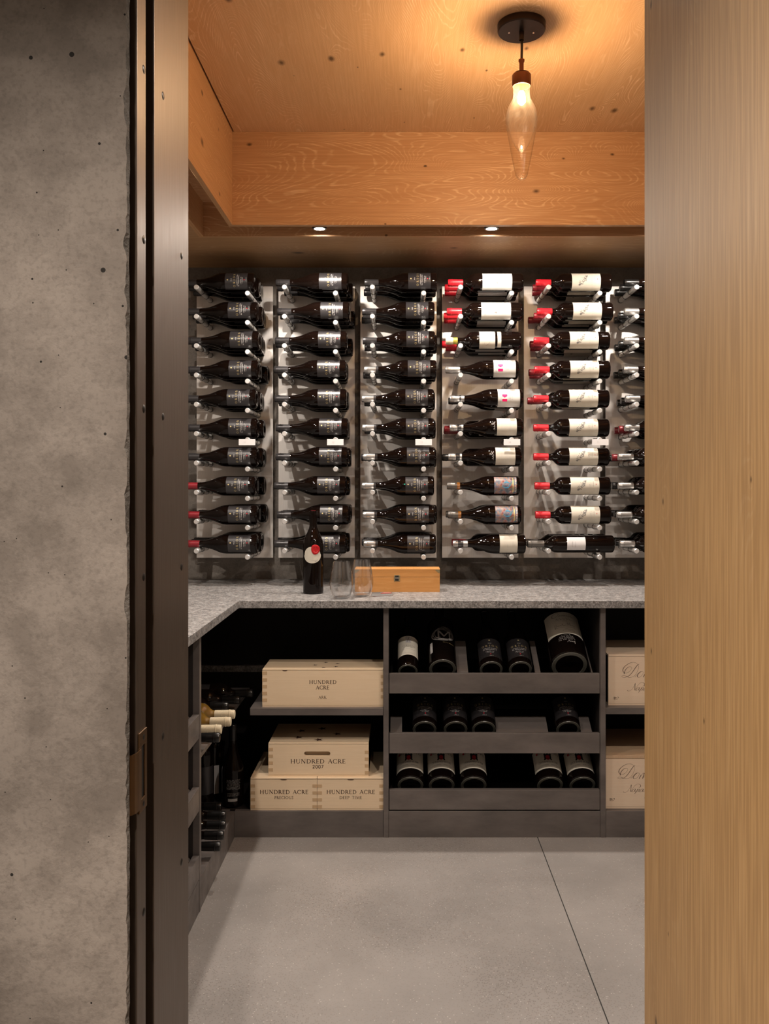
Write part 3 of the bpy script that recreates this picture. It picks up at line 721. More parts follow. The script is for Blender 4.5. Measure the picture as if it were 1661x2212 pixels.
# ------------------------------------------------------------------ peg rack panels
YP = 3.73; PEGR = .0102; PEGL = .268
COLN = ['leftmost', 'second', 'third', 'fourth', 'fifth', 'rightmost']
COLP = ['leftmost rack panel', 'second rack panel', 'third rack panel', 'fourth rack panel', 'fifth rack panel', 'rightmost rack panel']
ROWN = ['top', 'second', 'third', 'fourth', 'fifth', 'sixth', 'seventh', 'eighth', 'ninth', 'bottom']
def col_x(c): return -.1814 + (c - 2) * .3532                   # left edge of a panel
LEFTX = lambda c: -.1197 + (c - 2) * .3532
RIGHTX = lambda c: .0853 + (c - 2) * .3532
def zl(r): return 2.053 - .1176 * r
peg_me = MB().lathe([(0, PEGL+.001), (.0085, PEGL+.001), (PEGR, PEGL-.001), (PEGR, .175), (.0085, .1745), (.0085, .1705), (PEGR, .170), (PEGR, .090), (.0085, .0895), (.0085, .0855), (PEGR, .085), (PEGR, .0), ], 20, Matrix.Rotation(math.pi/2, 4, 'X')).mesh('peg', True)
ring_me = MB().lathe([(.0085, -.003), (.0112, -.002), (.0112, .002), (.0085, .003)], 18, Matrix.Rotation(math.pi/2, 4, 'X')).mesh('rubber_ring', True)
for c in range(6):
    x0 = col_x(c)
    t = thing('rack_panel', ['leftmost', 'second from left', 'third from left', 'fourth from left', 'fifth from left', 'rightmost'][c] + ' brushed steel rack panel with metal pegs on the concrete wall', 'bottle rack', (x0 + .1645, YP, .945), group='steel bottle rack panels')
    part('steel_plate', MB().box(x0, x0 + .329, YP, YP + .012, .945, 2.116).box(x0 + .03, x0 + .3, YP + .012, YW, 1.0, 2.06), M['steel'], t)
    for r in range(10):
        for x, z in ((LEFTX(c), zl(r)), (RIGHTX(c), zl(r) - .0245)):
            p = link('peg', peg_me, M['peg'], t); p.location = Vector((x, YP, z)) - ORG[t.name]
            for d in (.0875, .1725, .012):
                g = link('rubber_ring', ring_me, M['rubber'], p); g.location = (0, -d, 0)

# ------------------------------------------------------------------ bottles on the rack
YB = (3.504, 3.594, 3.684)
DEP = ['front', 'middle', 'rear']
ENDS = {0: [551, 557, 561, 559, 555, 558, 557, 553, 557, 557], 1: [752, 755, 750, 748, 749, 752, 752, 748, 754, 748],
        2: [943, 938, 939, 942, 937, 938, 940, 937, 939, 941], 3: [1128.5, 1126, 1123.5, 1118, 1127, 1127, 1124, 1121, 1123.5, 1133.5],
        4: [1318.5, 1321, 1314, 1315, 1313, 1313, 1313, 1315.5, 1317, 1324], 5: [1503.5, 1504, 1503.5, 1502, 1506.5, 1505, 1496, 1496, 1493, 1499]}
LAY = {}
for r in range(10):
    LAY[0, r] = ['orion' if r < 7 else 'orion_maroon'] + ['orion'] * 2
    LAY[1, r] = ['orion'] * 3
    LAY[2, r] = ['orion_silver' if r > 2 else 'orion'] + ['orion'] * 2
    LAY[4, r] = ['vialla'] + ['vialla_b'] * 2 if r < 4 else (['vialla', 'vialla_b', None] if r == 4 else ['vialla', None, None])
    LAY[5, r] = ['burg_black' if r == 0 else 'burg_silver'] + ['burg_black'] * 2 if r < 5 else ['bord_silver', 'plain_black', 'plain_black']
LAY[4, 9] = ['tall', 'tall', None]
LAY[5, 5] = ['burg_silver', 'plain_red', 'plain_red']; LAY[5, 6] = ['bord_silver', 'plain_red', 'plain_black']
for r, k in enumerate([['booker']*3, ['booker']*3, ['script', 'booker', 'booker'], ['kblock', None, None], ['kblock_band', 'kblock_dark', None],
                       ['signed', 'plain_red', 'plain_red'], ['signed', 'plain_black', None], ['mosaic', None, None], ['mosaic', 'mosaic', None], ['cream', 'plain_red', None]]):
    LAY[3, r] = k
DESC = {'orion': 'dark-labelled bottle with charcoal capsule', 'orion_maroon': 'dark-labelled bottle with red capsule', 'orion_silver': 'dark-labelled bottle with silvery capsule',
        'booker': 'white-labelled bottle with red capsule', 'vialla': 'cream-labelled bottle with bright red capsule', 'vialla_b': 'cream-labelled bottle with red capsule',
        'script': 'bottle with cream script label', 'kblock': 'bottle with magenta blocks on white label', 'kblock_band': 'bottle with magenta blocks and banded capsule', 'kblock_dark': 'white-labelled bottle with black capsule',
        'signed': 'bottle signed in white above cream label', 'mosaic': 'bottle with colourful picture label', 'cream': 'large bottle with plain cream label', 'tall': 'tall slim bottle with small torn label',
        'plain_red': 'dark bottle with maroon capsule', 'plain_black': 'dark bottle with black capsule', 'burg_black': 'dark bottle with black capsule', 'burg_silver': 'dark bottle with silver capsule', 'bord_silver': 'dark bottle with silver capsule'}
rb = random.Random(21)
for (c, r), ks in sorted(LAY.items()):
    for d, k in enumerate(ks):
        if k is None: continue
        Rk, Lk = KIND[k][1], KIND[k][2]
        z = max(zl(r) - .0245 + PEGR + Rk + .0008, zl(r) + PEGR + .0158)
        xe = PX(ENDS[c][r], YB[0]) + (0 if d == 0 else rb.uniform(-.012, .012))
        if k in ('signed', 'cream') and d == 0: pass
        roll = math.radians(rb.uniform(4, 11) if d == 0 else rb.uniform(-25, 25))
        if k == 'tall' and d == 0: roll = 0.12
        if k == 'orion' and c == 2: roll += .05
        m = Matrix.Rotation(-math.pi/2, 4, 'Y') @ Matrix.Rotation(roll, 4, 'Z')
        nd = sum(1 for q in ks if q)
        rowt = ROWN[r] + ' row of ' if r in (0, 9) else ROWN[r] + ' row from top of '
        pos = '' if nd == 1 else DEP[d] + ' '
        lab = pos + DESC[k] + ', ' + rowt + COLP[c]
        ex = None
        if (c, r, d) == (2, 7, 0):
            gd = Draw(cyl(.0395), .0004); gd.disc(.001, .1185, .0026); ex = [('green_sticker', gd, 'ink_green')]
        bottle(k, (xe, YB[d], z), m.to_euler(), lab, 'bottles lying on the rack pegs', extra=ex)

# numbered white cards hung on the peg ends of the sixth row
for c in range(5):
    cx, cz = RIGHTX(c), 1.431
    t = thing('number_card', 'small white number card on the sixth row peg of the ' + COLP[c], 'card', (cx, 3.452, cz - .0125), group='number cards on the rack')
    cd = part('card', MB().box(cx - .033, cx + .033, 3.4545, 3.4555, cz - .0125, cz + .0125), M['card'], t)
    d = Draw(flat(cx, 3.4545, cz)); d.text('3' + str(c + 1), -.009, -.004, .0075, .0095, .2, .45)
    part('lettering', d, M['ink_pale'], cd)

# ------------------------------------------------------------------ worktop
ZT, ZU = .85, .8234
YC, XC = 3.064, -.58                                   # front edge of the back run, right edge of the left run
YCF, XCF = 3.09, -.60                                  # cabinet faces
poly = [(XL + .001, YF + .002), (XC, YF + .002), (XC, YC), (XR - .001, YC), (XR - .001, YW - .001), (XL + .001, YW - .001)]
n = len(poly)
mb = MB().add([(x, y, ZU) for x, y in poly] + [(x, y, ZT) for x, y in poly],
              [tuple(range(n))[::-1], tuple(range(n, 2*n))] + [(i, (i+1) % n, n+(i+1) % n, n+i) for i in range(n)])
tag(part('countertop', mb, M['granite'], bevel=.0012), 'L-shaped dark grey leathered granite countertop over the black cabinets', 'countertop')

# ------------------------------------------------------------------ cabinets
ZB, SH0, SH1 = .094, .4365, .462
LIPS = ((.586, .515), (.372, .301), (.170, .099))
PA0, PA1, PB0, PB1 = PX(828, YCF), PX(839.5, YCF), PX(1296.5, YCF), PX(1308, YCF)
YBK = 3.72
# corner unit with open shelves (left of the drawers)
t = thing('open_cabinet', 'black open corner cabinet with shelf holding the stamped wooden crates', 'cabinet', (-.33, 3.4, 0))
part('plinth', MB().box(XCF, PA0 - .001, YCF, YCF + .02, 0, ZB), M['cab'], t, bevel=.0008)
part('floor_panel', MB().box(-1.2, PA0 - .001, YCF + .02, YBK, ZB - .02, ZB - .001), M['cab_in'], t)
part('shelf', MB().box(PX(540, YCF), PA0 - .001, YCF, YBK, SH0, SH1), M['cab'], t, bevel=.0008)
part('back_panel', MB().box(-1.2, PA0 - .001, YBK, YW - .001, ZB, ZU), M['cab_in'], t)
part('back_rail', MB().box(-1.2, PX(600, 3.46), 3.46, 3.48, PZ(1451.5, 3.46), PZ(1438, 3.46)), M['granite'], t, label='grey rail across the dark back of the cabinet')
# drawer unit
t = thing('drawer_cabinet', 'black cabinet with three open bottle drawers in the middle', 'cabinet', (.33, 3.4, 0))
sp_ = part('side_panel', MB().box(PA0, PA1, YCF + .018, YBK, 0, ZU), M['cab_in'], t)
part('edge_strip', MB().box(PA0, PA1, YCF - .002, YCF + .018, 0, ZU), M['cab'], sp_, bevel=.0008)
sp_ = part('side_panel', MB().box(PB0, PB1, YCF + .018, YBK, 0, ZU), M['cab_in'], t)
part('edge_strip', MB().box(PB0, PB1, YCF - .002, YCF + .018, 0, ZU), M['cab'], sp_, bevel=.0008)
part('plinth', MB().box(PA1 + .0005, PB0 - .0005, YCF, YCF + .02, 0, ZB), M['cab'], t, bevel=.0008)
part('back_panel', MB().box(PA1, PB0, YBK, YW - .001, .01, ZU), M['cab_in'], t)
TILT = math.radians(32)
SL = {0: (.19, [(.199, .239), (.4816, .5015), (.686, .6905)]), 1: (.095, [(-.0435, -.001), (.3405, .529), (.648, .688)]), 2: (.05, [])}
for i, (za, zb_) in enumerate(LIPS):
    d = part('drawer', MB().box(PA1 + .004, PB0 - .004, YCF + .02, 3.66, zb_ + .001, zb_ + .009)
             .box(PA1 + .004, PA1 + .012, YCF + .02, 3.66, zb_ + .009, zb_ + .045).box(PB0 - .012, PB0 - .004, YCF + .02, 3.66, zb_ + .009, zb_ + .045), M['cab_in'], t)
    part('drawer_front', MB().box(PX(841, YCF), PX(1295.5, YCF), YCF - .001, YCF + .018, zb_, za), M['cab'], d, bevel=.001)
    ln, xs = SL[i]
    for a, b in xs:
        y0, z0 = YCF + .025, za - .018
        cs, sn = math.cos(TILT), math.sin(TILT)
        v = []
        for x in (a, b):
            v += [(x, y0, z0), (x, y0 + ln*cs, z0 + ln*sn), (x, y0 + ln*cs + .012*sn, z0 + ln*sn - .012*cs), (x, y0 + .012*sn, z0 - .012*cs)]
        part('slat', MB().add(v, [(0, 1, 2, 3), (7, 6, 5, 4), (0, 4, 5, 1), (1, 5, 6, 2), (2, 6, 7, 3), (3, 7, 4, 0)]), M['cab'], d)
# right unit
t = thing('shelf_cabinet', 'black open shelf cabinet at right holding the script-lettered crates', 'cabinet', (1.1, 3.4, 0))
part('plinth', MB().box(PB1 + .0005, XR - .001, YCF, YCF + .02, 0, ZB), M['cab'], t, bevel=.0008)
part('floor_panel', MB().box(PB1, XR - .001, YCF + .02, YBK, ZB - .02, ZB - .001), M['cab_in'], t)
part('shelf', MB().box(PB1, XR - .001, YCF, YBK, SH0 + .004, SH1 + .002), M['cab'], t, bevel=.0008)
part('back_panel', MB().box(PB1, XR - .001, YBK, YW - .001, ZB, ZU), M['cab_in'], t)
# left run: open bottle unit next to the corner, then a drawer unit by the door
Y0L, Y1L = 2.550, 2.5715
t = thing('bottle_cabinet', 'black open bottle cabinet on the left beside the corner', 'cabinet', (-.93, 2.8, 0))
sp_ = part('side_panel', MB().box(XL + .03, XCF - .0185, Y0L, Y1L, 0, ZU), M['cab_in'], t)
part('edge_strip', MB().box(XCF - .0185, XCF + .0015, Y0L, Y1L, 0, ZU), M['cab'], sp_, bevel=.0008)
part('plinth', MB().box(XCF - .02, XCF, Y1L + .0005, YCF, 0, ZB), M['cab'], t, bevel=.0008)
part('floor_panel', MB().box(XL + .03, XCF - .02, Y1L, YCF + .02, ZB - .02, ZB - .001), M['cab'], t)
part('shelf', MB().box(XL + .03, XCF, Y1L, 3.40, SH0 + .012, SH1), M['cab'], t, bevel=.0008)
part('back_panel', MB().box(XL + .002, XL + .03, Y1L, YBK, .01, ZU), M['cab_in'], t)
t = thing('drawer_cabinet', 'black bottle drawer cabinet on the left nearest the doorway', 'cabinet', (-.93, 2.1, 0))
part('side_panel', MB().box(XL + .03, XCF, 1.43, 1.45, 0, ZU), M['cab'], t)
part('plinth', MB().box(XCF - .02, XCF, 1.4505, Y0L - .0005, 0, ZB), M['cab'], t, bevel=.0008)
part('back_panel', MB().box(XL + .002, XL + .03, 1.43, Y0L, .01, ZU), M['cab_in'], t)
for i, (za, zb_) in enumerate(LIPS):
    d = part('drawer', MB().box(XL + .06, XCF - .02, 1.455, Y0L - .004, zb_ + .001, zb_ + .009), M['cab_in'], t)
    part('drawer_front', MB().box(XCF - .018, XCF + .001, 1.455, Y0L - .003, zb_, za), M['cab'], d, bevel=.001)
    cs, sn = math.cos(TILT), math.sin(TILT); x0, z0, ln = XCF - .024, za - .01, .1
    for a, b in ((2.44, 2.545), (1.47, 1.7)):
        v = []
        for y in (a, b):
            v += [(x0, y, z0), (x0 - ln*cs, y, z0 + ln*sn), (x0 - ln*cs - .012*sn, y, z0 + ln*sn - .012*cs), (x0 - .012*sn, y, z0 - .012*cs)]
        part('slat', MB().add(v, [(0, 1, 2, 3), (7, 6, 5, 4), (0, 4, 5, 1), (1, 5, 6, 2), (2, 6, 7, 3), (3, 7, 4, 0)]), M['cab'], d)

# ------------------------------------------------------------------ bottles lying in the left cabinet (necks toward the aisle)
def lying(kindk, xt, y, z, label, roll=0, group=None):
    Lk = KIND[kindk][2]
    m = Matrix.Rotation(math.pi/2, 4, 'Y') @ Matrix.Rotation(roll, 4, 'Z')
    bottle(kindk, (xt - Lk - .003, y, z), m.to_euler(), label, group)
zs_ = SH1 + .0372
for k, px, y, lb in (('white_wine', 506.5, 2.87, 'white wine bottle with cream capsule on left shelf, farthest of the three'), ('white_wine', 498, 2.782, 'white wine bottle with cream capsule on left shelf, middle of three'),
                     ('white_wine', 477.5, 2.695, 'white wine bottle with cream capsule on left shelf, nearest of the three'), ('plain_black', 474, 2.6105, 'black capsule bottle lying beside the cream capsules on left shelf'),
                     ('plain_black', 491.5, 2.972, 'dark bottle lying just behind the cream capsules on left shelf'), ('plain_black', 517, 3.062, 'black capsule bottle deep in the dark corner of left shelf'),
                     ('plain_black', 545, 3.158, 'dark bottle farthest into the dark corner of left shelf')):
    lying(k, PX(px, y), y, zs_, lb, random.uniform(-.4, .4), 'bottles lying on the left cabinet shelf')
for px, y, lb in ((486, 2.954, 'second farthest'), (486, 2.871, 'third farthest'), (482, 2.788, 'second nearest'), (475.5, 2.703, 'nearest'), (478, 3.036, 'farthest')):
    lying('plain_black', PX(px, y), y, ZB + .0372, lb + ' of five black capsules on the left cabinet floor', random.uniform(-.4, .4), 'bottles lying on the left cabinet floor')
# standing bottles in the corner
bl = LB(.0395)
for i in range(9): bl.micro(0, .10 - i*.0042, .05, .0022, 80+i)
for i in range(3): bl.micro(0, .052 - i*.0042, .044, .0022, 95+i)
bl2 = LB(.0395); bl2.rect(-.02, .024, .014, .034)
kind('backprint', BURG, 'glass_dark', [CB('cap_black'), ('fine_print', bl, 'ink_pale', None), ('print_block', bl2, 'ink_pale', None)])
kind('pale_strip', BORD, 'glass_dark', [CD('cap_black'), ('paper_label', sheet(R, .02, .125, 28), 'lab_grey', None)])
for k, px, y, lb in (('backprint', 503, 3.155, 'dark bottle with white back print standing in the cabinet corner'), ('pale_strip', 462, 3.24, 'dark bottle with pale grey label standing in the cabinet corner'), ('plain_black', 440, 3.145, 'plain dark bottle standing behind the left cabinet stile')):
    bottle(k, (PX(px, y), y, ZB), (0, 0, .25), lb, 'bottles standing in the cabinet corner')

# ------------------------------------------------------------------ bottles in the drawers
def ringed(prof, s): 
    r = max(p[0] for p in prof)
    return ('base_ring', MB().lathe([(r*.72, .0), (r*.74, -.0012), (r*.9, -.0012), (r*.92, .0006)], 40), 'ring', None)
P = scaled(BORD, 1.04, 1.0); Rr = .0385
a = LB(Rr); a.text('STAGLIN', 0, .094, .0062, .050, .5, .7); a.line(-.027, .078, .027, .078, .0004, 10); a.line(-.027, .058, .027, .058, .0004, 10); a.micro(0, .087, .036, .0022, 101)
b = LB(Rr); b.script([(.003, .142), (.001, .135), (-.002, .129), (-.004, .121), (-.005, .115)], .0008, .0018); b.script([(.001, .127), (.003, .120), (.004, .115)], .0008, .0014); b.line(-.008, .1155, .008, .1155, .001)
b2 = LB(Rr); b2.rect(-.0105, .111, .0105, .145)
kind('staglin', P, 'glass_dark', [CD('cap_black'), ('paper_label', sheet(Rr, .048, .148, 74), 'lab_bright', None), ('print_panel', b2, 'lab_grey', 2), ('figure', b, 'ink_grey', 3), ('lettering', a, 'ink_grey', 2), ringed(P, 1)])
P = scaled(BORD, 1.43, 1.14); Rr = .053
a = Draw(cyl(Rr), .0005)
for i in range(8):
    rx, ry, cx, cz = .036+.0035*(i % 3), .026+.003*(i % 4), .002*(i-4), .131+.0012*(i-3)
    pts = arc(cx, cz, rx, ry, 20*i, 20*i+330, 40); a.strip(pts, .0011)
for x0, z0, x1, z1, w in ((-.018, .113, -.018, .150, .006), (-.018, .150, .002, .118, .006), (.002, .118, .022, .150, .005), (.024, .150, .026, .110, .006), (-.024, .113, -.010, .113, .002), (.020, .110, .032, .110, .002)):
    a.line(x0, z0, x1, z1, w, 4)
b = Draw(cyl(Rr), .0007); b.text('MERUS', -.002, .100, .0055, .034, .35, 1.4)
c_ = Draw(cyl(Rr), .0005); c_.micro(.022, .086, .05, .003, 111)
s_ = Draw(cyl(Rr), .0004)
for k in range(3): s_.line(-.0545 + k*.004, .045, -.0545 + k*.004, .098, .0042)
kind('merus', P, 'glass_dark', [('capsule', capsule(.276, .344, .02), 'cap_black', None), ('etched_emblem', a, 'ink_pale', None), ('lettering', b, 'ink_white', None), ('fine_print', c_, 'ink_gold', None), ('side_label', s_, 'lab_grey', None), ringed(P, 1)])
P = scaled(BURG, 1.14, 1.10); orion_kind('orion_mag', P, .0395*1.14, .022, .118, [('capsule', capsule(.257, .321, .0166), 'cap_black', None), ringed(P, 1)], 68)
P = scaled(BURG, 1.18, 1.12); orion_kind('orion_mag2', P, .0395*1.18, .022, .120, [('capsule', capsule(.262, .327, .0172), 'cap_black', None), ringed(P, 1)], 68)
P = scaled(BURG, 1.29, 1.15); Rr = .0395*1.29
a = LB(Rr); a.text('CHATEAUNEUF DU PAPE', 0, .0615, .0085, .076, .1, .8); a.micro(-.018, .052, .034, .0022, 121); a.micro(.022, .052, .028, .0022, 122); a.line(-.046, .0495, .046, .0495, .0004, 16)
b = LB(Rr)
for k, (w, ch) in enumerate(zip((-.040, -.033, -.026, -.019, -.008, -.001, .006, .018, .025, .032, .039, .046), 'CLOSDESPAPES')): b.text(ch, w, .104 - .006*abs(w/.046)**2*0, .0095, None, .1, 1.2)
c_ = LB(Rr); c_.rect(-.013, .076, .013, .099); [c_.disc(u, .099, .004) for u in (-.010, 0, .010)]; [c_.disc(u, .075, .003) for u in (-.012, .012)]
d_ = LB(Rr); d_.e = .0006; d_.disc(0, .087, .0075, .0085); d_.strip([(-.006, .080), (0, .072), (.006, .080)], .003)
e_ = LB(Rr); e_.e = .0006; e_.disc(-.040, .109, .004, .005); e_.disc(.018, .110, .004, .005)
kind('clos', P, 'glass_dark', [('capsule', capsule(.268, .336, .0188), 'cap_black', None), ('paper_label', sheet(Rr, .036, .128, 74), 'lab_bright', None), ('lettering', a, 'ink_grey', 2), ('curved_lettering', b, 'ink_brown', 2), ('coat_of_arms', c_, 'ink_black', 2), ('crest_shield', d_, 'ink_red', 2), ('initials', e_, 'ink_red', 2), ringed(P, 1)])
P = scaled(BORD, 1.89, 1.22); Rr = .0699
a = LB(Rr); a.script([(-.045, .194), (-.035, .188), (-.022, .192), (-.014, .202), (-.02, .210), (-.034, .206), (-.042, .198), (-.036, .190)], .0006, .0016)
a.script([(-.010, .196), (-.014, .190), (-.008, .189), (-.006, .195), (-.002, .190), (0, .196), (.004, .190), (.006, .196), (.010, .190), (.014, .196), (.018, .190), (.022, .196), (.026, .190), (.030, .196), (.034, .190), (.040, .195)], .0005, .0014)
a.script([(-.028, .168), (-.026, .180), (-.02, .170), (-.014, .178), (-.008, .171), (-.002, .177), (.004, .170), (.01, .182), (.014, .171), (.02, .178), (.026, .171), (.034, .176)], .0005, .0013); a.micro(.004, .1625, .02, .002, 131)
b = LB(Rr)
b.script([(-.036, .150), (-.038, .134), (-.036, .128), (-.032, .140), (-.031, .150)], .0007, .0011)
b.script([(-.029, .136), (-.027, .141), (-.024, .136), (-.022, .141), (-.019, .136), (-.016, .142), (-.014, .136), (-.010, .140), (-.008, .149), (-.006, .137), (-.003, .141), (0, .136), (.003, .141), (.006, .136)], .0006, .0010)
b.script([(.010, .138), (.011, .155), (.015, .141), (.019, .155), (.021, .140), (.024, .145), (.027, .140), (.030, .145), (.033, .140), (.036, .144), (.040, .139)], .0006, .0010)
b.line(-.040, .129, .044, .131, .0006, 20); b.micro(.016, .118, .036, .0022, 132); b.micro(.012, .112, .046, .0022, 133)
c_ = Draw(cyl(Rr), .0006)
for q, (w, tx) in enumerate(((.030, 'YOUR'), (.044, 'THANK YOU FOR'), (.050, 'YOUR LEADERSHIP!'), (.052, 'ALL THE BEST !!'))):
    c_.text(tx, -.004, .085 - q*.0078, .0048, w*1.18, .3, 1.0)
c_.script([(-.004, .049), (.004, .058), (.006, .050), (.010, .055), (.013, .050), (.016, .055), (.020, .050), (.024, .056), (.023, .042)], .001, .0017)
kind('jeroboam', P, 'glass_dark', [('capsule', capsule(.297, .368, .0265), 'cap_black', None), ('paper_label', sheet(Rr, .095, .215, 66), 'lab_bright', None), ('lettering', a, 'ink_black', 2), ('handwriting', b, 'ink_black', 2), ('white_handwriting', c_, 'ink_white', None), ringed(P, 1)], 44)
ROTD = (-(math.pi/2 - TILT), 0, 0)
DR = ['top', 'middle', 'bottom']
def in_drawer(k, dr, px, yb, lb, roll=0):
    y = YCF + .045
    m = Matrix.Rotation(-(math.pi/2 - TILT), 4, 'X') @ Matrix.Rotation(roll, 4, 'Z')
    bottle(k, (PX(px, y), y, PZ(yb, y)), m.to_euler(), lb, 'bottles in the ' + DR[dr] + ' drawer')
in_drawer('staglin', 0, 881, 1451, 'white-labelled bottle at the left end of the top drawer', .06)
in_drawer('merus', 0, 956, 1446, 'etched magnum with scribbled emblem in the top drawer', .12)
in_drawer('orion_mag', 0, 1061, 1447, 'dark-labelled bottle in top drawer, left of the pair', -.02)
in_drawer('orion_mag', 0, 1124, 1447, 'dark-labelled bottle in top drawer, right of the pair', .02)
in_drawer('jeroboam', 0, 1230, 1438, 'very large bottle with handwritten white label in the top drawer', -.03)
for px, w in ((917, 'first from left of three together'), (984, 'second of three together'), (1045, 'third of three together'), (1227, 'alone at the right end')):
    in_drawer('orion_mag2', 1, px, 1576, 'dark-labelled bottle in middle drawer, ' + w, random.uniform(-.08, .08))
for px, w, r_ in ((886.5, 'first of three at left', -.12), (954, 'second of three at left', 0), (1023, 'third of three at left', .1), (1188, 'left of the right-hand pair', -.02), (1258, 'right of the right-hand pair', -.06)):
    in_drawer('clos', 2, px, 1697, 'cream-labelled magnum with red crest in bottom drawer, ' + w, r_)

# ------------------------------------------------------------------ crates
def crate(label, x0, x1, yf, dep, z0, z1, mat, end_mat, texts=(), joints=(), stars=(), star_r=.011, slot=None, notch=None, lid_t=.011, base_t=.0055, extra=(), lid_mat=None, group=None):
    t = thing('wine_crate', label, 'crate', ((x0+x1)/2, yf + dep/2, z0), group=group)
    zb_, zt_ = z0 + base_t, z1 - lid_t
    part('base_board', MB().box(x0, x1, yf + .0006, yf + dep, z0, zb_ - .0004), mat, t)
    fp = MB()
    if slot:
        cx, cz, w, h = slot; N = 40; inn_ = []; out_ = []
        for i in range(N):
            a_ = 2*math.pi*i/N; ca, sa = math.cos(a_), math.sin(a_)
            sx = cx + (w/2 - h/2)*(1 if ca > 0 else -1) + h/2*ca if abs(ca) > 1e-6 else cx
            inn_.append((sx, cz + h/2*sa))
            hw, hh = (x1-x0)/2, (zt_-zb_)/2; mx_, mz_ = (x0+x1)/2, (zb_+zt_)/2
            k = min(hw/abs(ca) if abs(ca) > 1e-6 else 9, hh/abs(sa) if abs(sa) > 1e-6 else 9)
            out_.append((mx_ + ca*k, mz_ + sa*k))
        # corners of the rectangle, taken by the nearest outline points
        for qx in (x0, x1):
            for qz in (zb_, zt_):
                j = min(range(N), key=lambda i: (out_[i][0]-qx)**2 + (out_[i][1]-qz)**2); out_[j] = (qx, qz)
        v = [(x, yf, z) for x, z in out_] + [(x, yf, z) for x, z in inn_] + [(x, yf + .012, z) for x, z in inn_]
        f = [(i, (i+1) % N, N+(i+1) % N, N+i) for i in range(N)] + [(N+i, N+(i+1) % N, 2*N+(i+1) % N, 2*N+i) for i in range(N)]
        fp.add(v, f)
        fp.box(x0, x0 + .004, yf + .0005, yf + .012, zb_, zt_).box(x1 - .004, x1, yf + .0005, yf + .012, zb_, zt_)
    else:
        fp.box(x0, x1, yf, yf + .012, zb_, zt_)
    fr = part('front_panel', fp, mat, t)
    part('body', MB().box(x0, x1, yf + (.019 if slot else .012), yf + dep, zb_, zt_).box(x0, x0 + .012, yf + .0125, yf + dep, zb_, zt_).box(x1 - .012, x1, yf + .0125, yf + dep, zb_, zt_), mat, t)
    ld = part('lid', MB().box(x0, x1, yf - .0006, yf + dep, zt_ + .0006, z1), lid_mat or mat, t, bevel=.0012)
    for side, zz0, pitch, n_, w, h in joints:
        for i in range(n_):
            z = zz0 - i*pitch; a_, b_ = (x0 - .0003, x0 + w) if side < 0 else (x1 - w, x1 + .0003)
            part('finger_joint', MB().box(a_, b_, yf - .0005, yf + .004, z - h, z), end_mat, fr)
    for txt, cx, cz, h, w, bold, mt in texts:
        d = Draw(flat(cx, yf, cz)); d.text(txt, 0, 0, h, w, .12, bold*1.25); part('lettering', d, M[mt], fr)
    for sx, sy in stars:
        pts = []
        for i in range(10):
            r_ = star_r*(1 if i % 2 == 0 else .40); a_ = math.pi/2 + math.pi*i/5 + .35
            pts.append((sx + r_*math.cos(a_), sy + r_*math.sin(a_), z1 + .0003))
        part('star', MB().add([(sx, sy, z1 + .0003)] + pts, [(0, 1+i, 1+(i+1) % 10) for i in range(10)]), M['ink_brown'], ld)
    if notch:
        cx, w = notch
        part('thumb_notch', MB().add([(cx + w/2*math.cos(math.pi + math.pi*i/10), yf - .0004, zt_ + .0002 + .003*math.sin(math.pi + math.pi*i/10)) for i in range(11)], [tuple(range(11))]), M['ink_brown'], fr)
    for nm, dr_, mt in extra: part(nm, dr_, M[mt], fr)
    return t
def q4(zx, zy, Y=3.11): return PX(530 + zx/5.19, Y), PZ(1400 + zy/5.19, Y)      # from the crate close-up
def on_top(zx, zy, z): 
    py = 1400 + zy/5.19; Y = (H - z)*FPX/(py - VPY); return PX(530 + zx/5.19, Y), Y
def tx(txt, xa, xb, ya, yb, Y, bold=1.0, mt='ink_brown'):
    xL, zL = q4(xa, yb, Y); xR, zR = q4(xb, ya, Y)
    return (txt, (xL+xR)/2, zL, zR - zL, xR - xL, bold, mt)
Y = 3.112; x0, x1 = q4(190, 0, Y)[0], q4(1545, 0, Y)[0]; ztop = SH1 + .135
crate('pale wooden crate lettered ARK with small stars on the upper shelf', x0, x1, Y, .175, SH1, ztop, M['maple'], M['maple_end'],
      [tx('HUNDRED', 715, 1020, 360, 400, Y), tx('ACRE', 790, 940, 420, 462, Y), tx('ARK', 820, 908, 537, 566, Y)],
      [(-1, q4(0, 262, Y)[1], .0243, 5, .0172, .0118), (1, q4(0, 300, Y)[1], .0243, 4, .009, .0118)],
      [on_top(a_, b_, ztop) for a_, b_ in ((902, 162), (1033, 173), (782, 190), (1015, 208), (875, 218))], .0105, None, (q4(442, 0, Y)[0], .018), .0045)
Y = 3.100; zlow = ZB + .1165
for nm, xa, xb, ta, tb, sub, sa, sb in (('left lower pale wooden crate lettered PRECIOUS on cabinet floor', 57, 803, 162, 705, 'PRECIOUS', 327, 538), ('right lower pale wooden crate lettered DEEP TIME on cabinet floor', 807, 1553, 910, 1453, 'DEEP TIME', 1055, 1308)):
    xA, xB = q4(xa, 0, Y)[0], q4(xb, 0, Y)[0]
    crate(nm, xA, xB, Y, .30, ZB, zlow, M['maple'], M['maple_end'], [tx('HUNDRED ACRE', ta, tb, 1592, 1634, Y, 1.05), tx(sub, sa, sb, 1660, 1690, Y)],
          [(-1, q4(0, 1528, Y)[1], .0248, 4, .0165, .0112), (1, q4(0, 1528, Y)[1], .0248, 4, .0165, .0112)], notch=(q4((xa+xb)/2, 0, Y)[0], .024), lid_t=.0065)
Y = 3.113; x0, x1 = q4(258, 0, Y)[0], q4(1382, 0, Y)[0]; ztop = H - (1605 - VPY)*Y/FPX
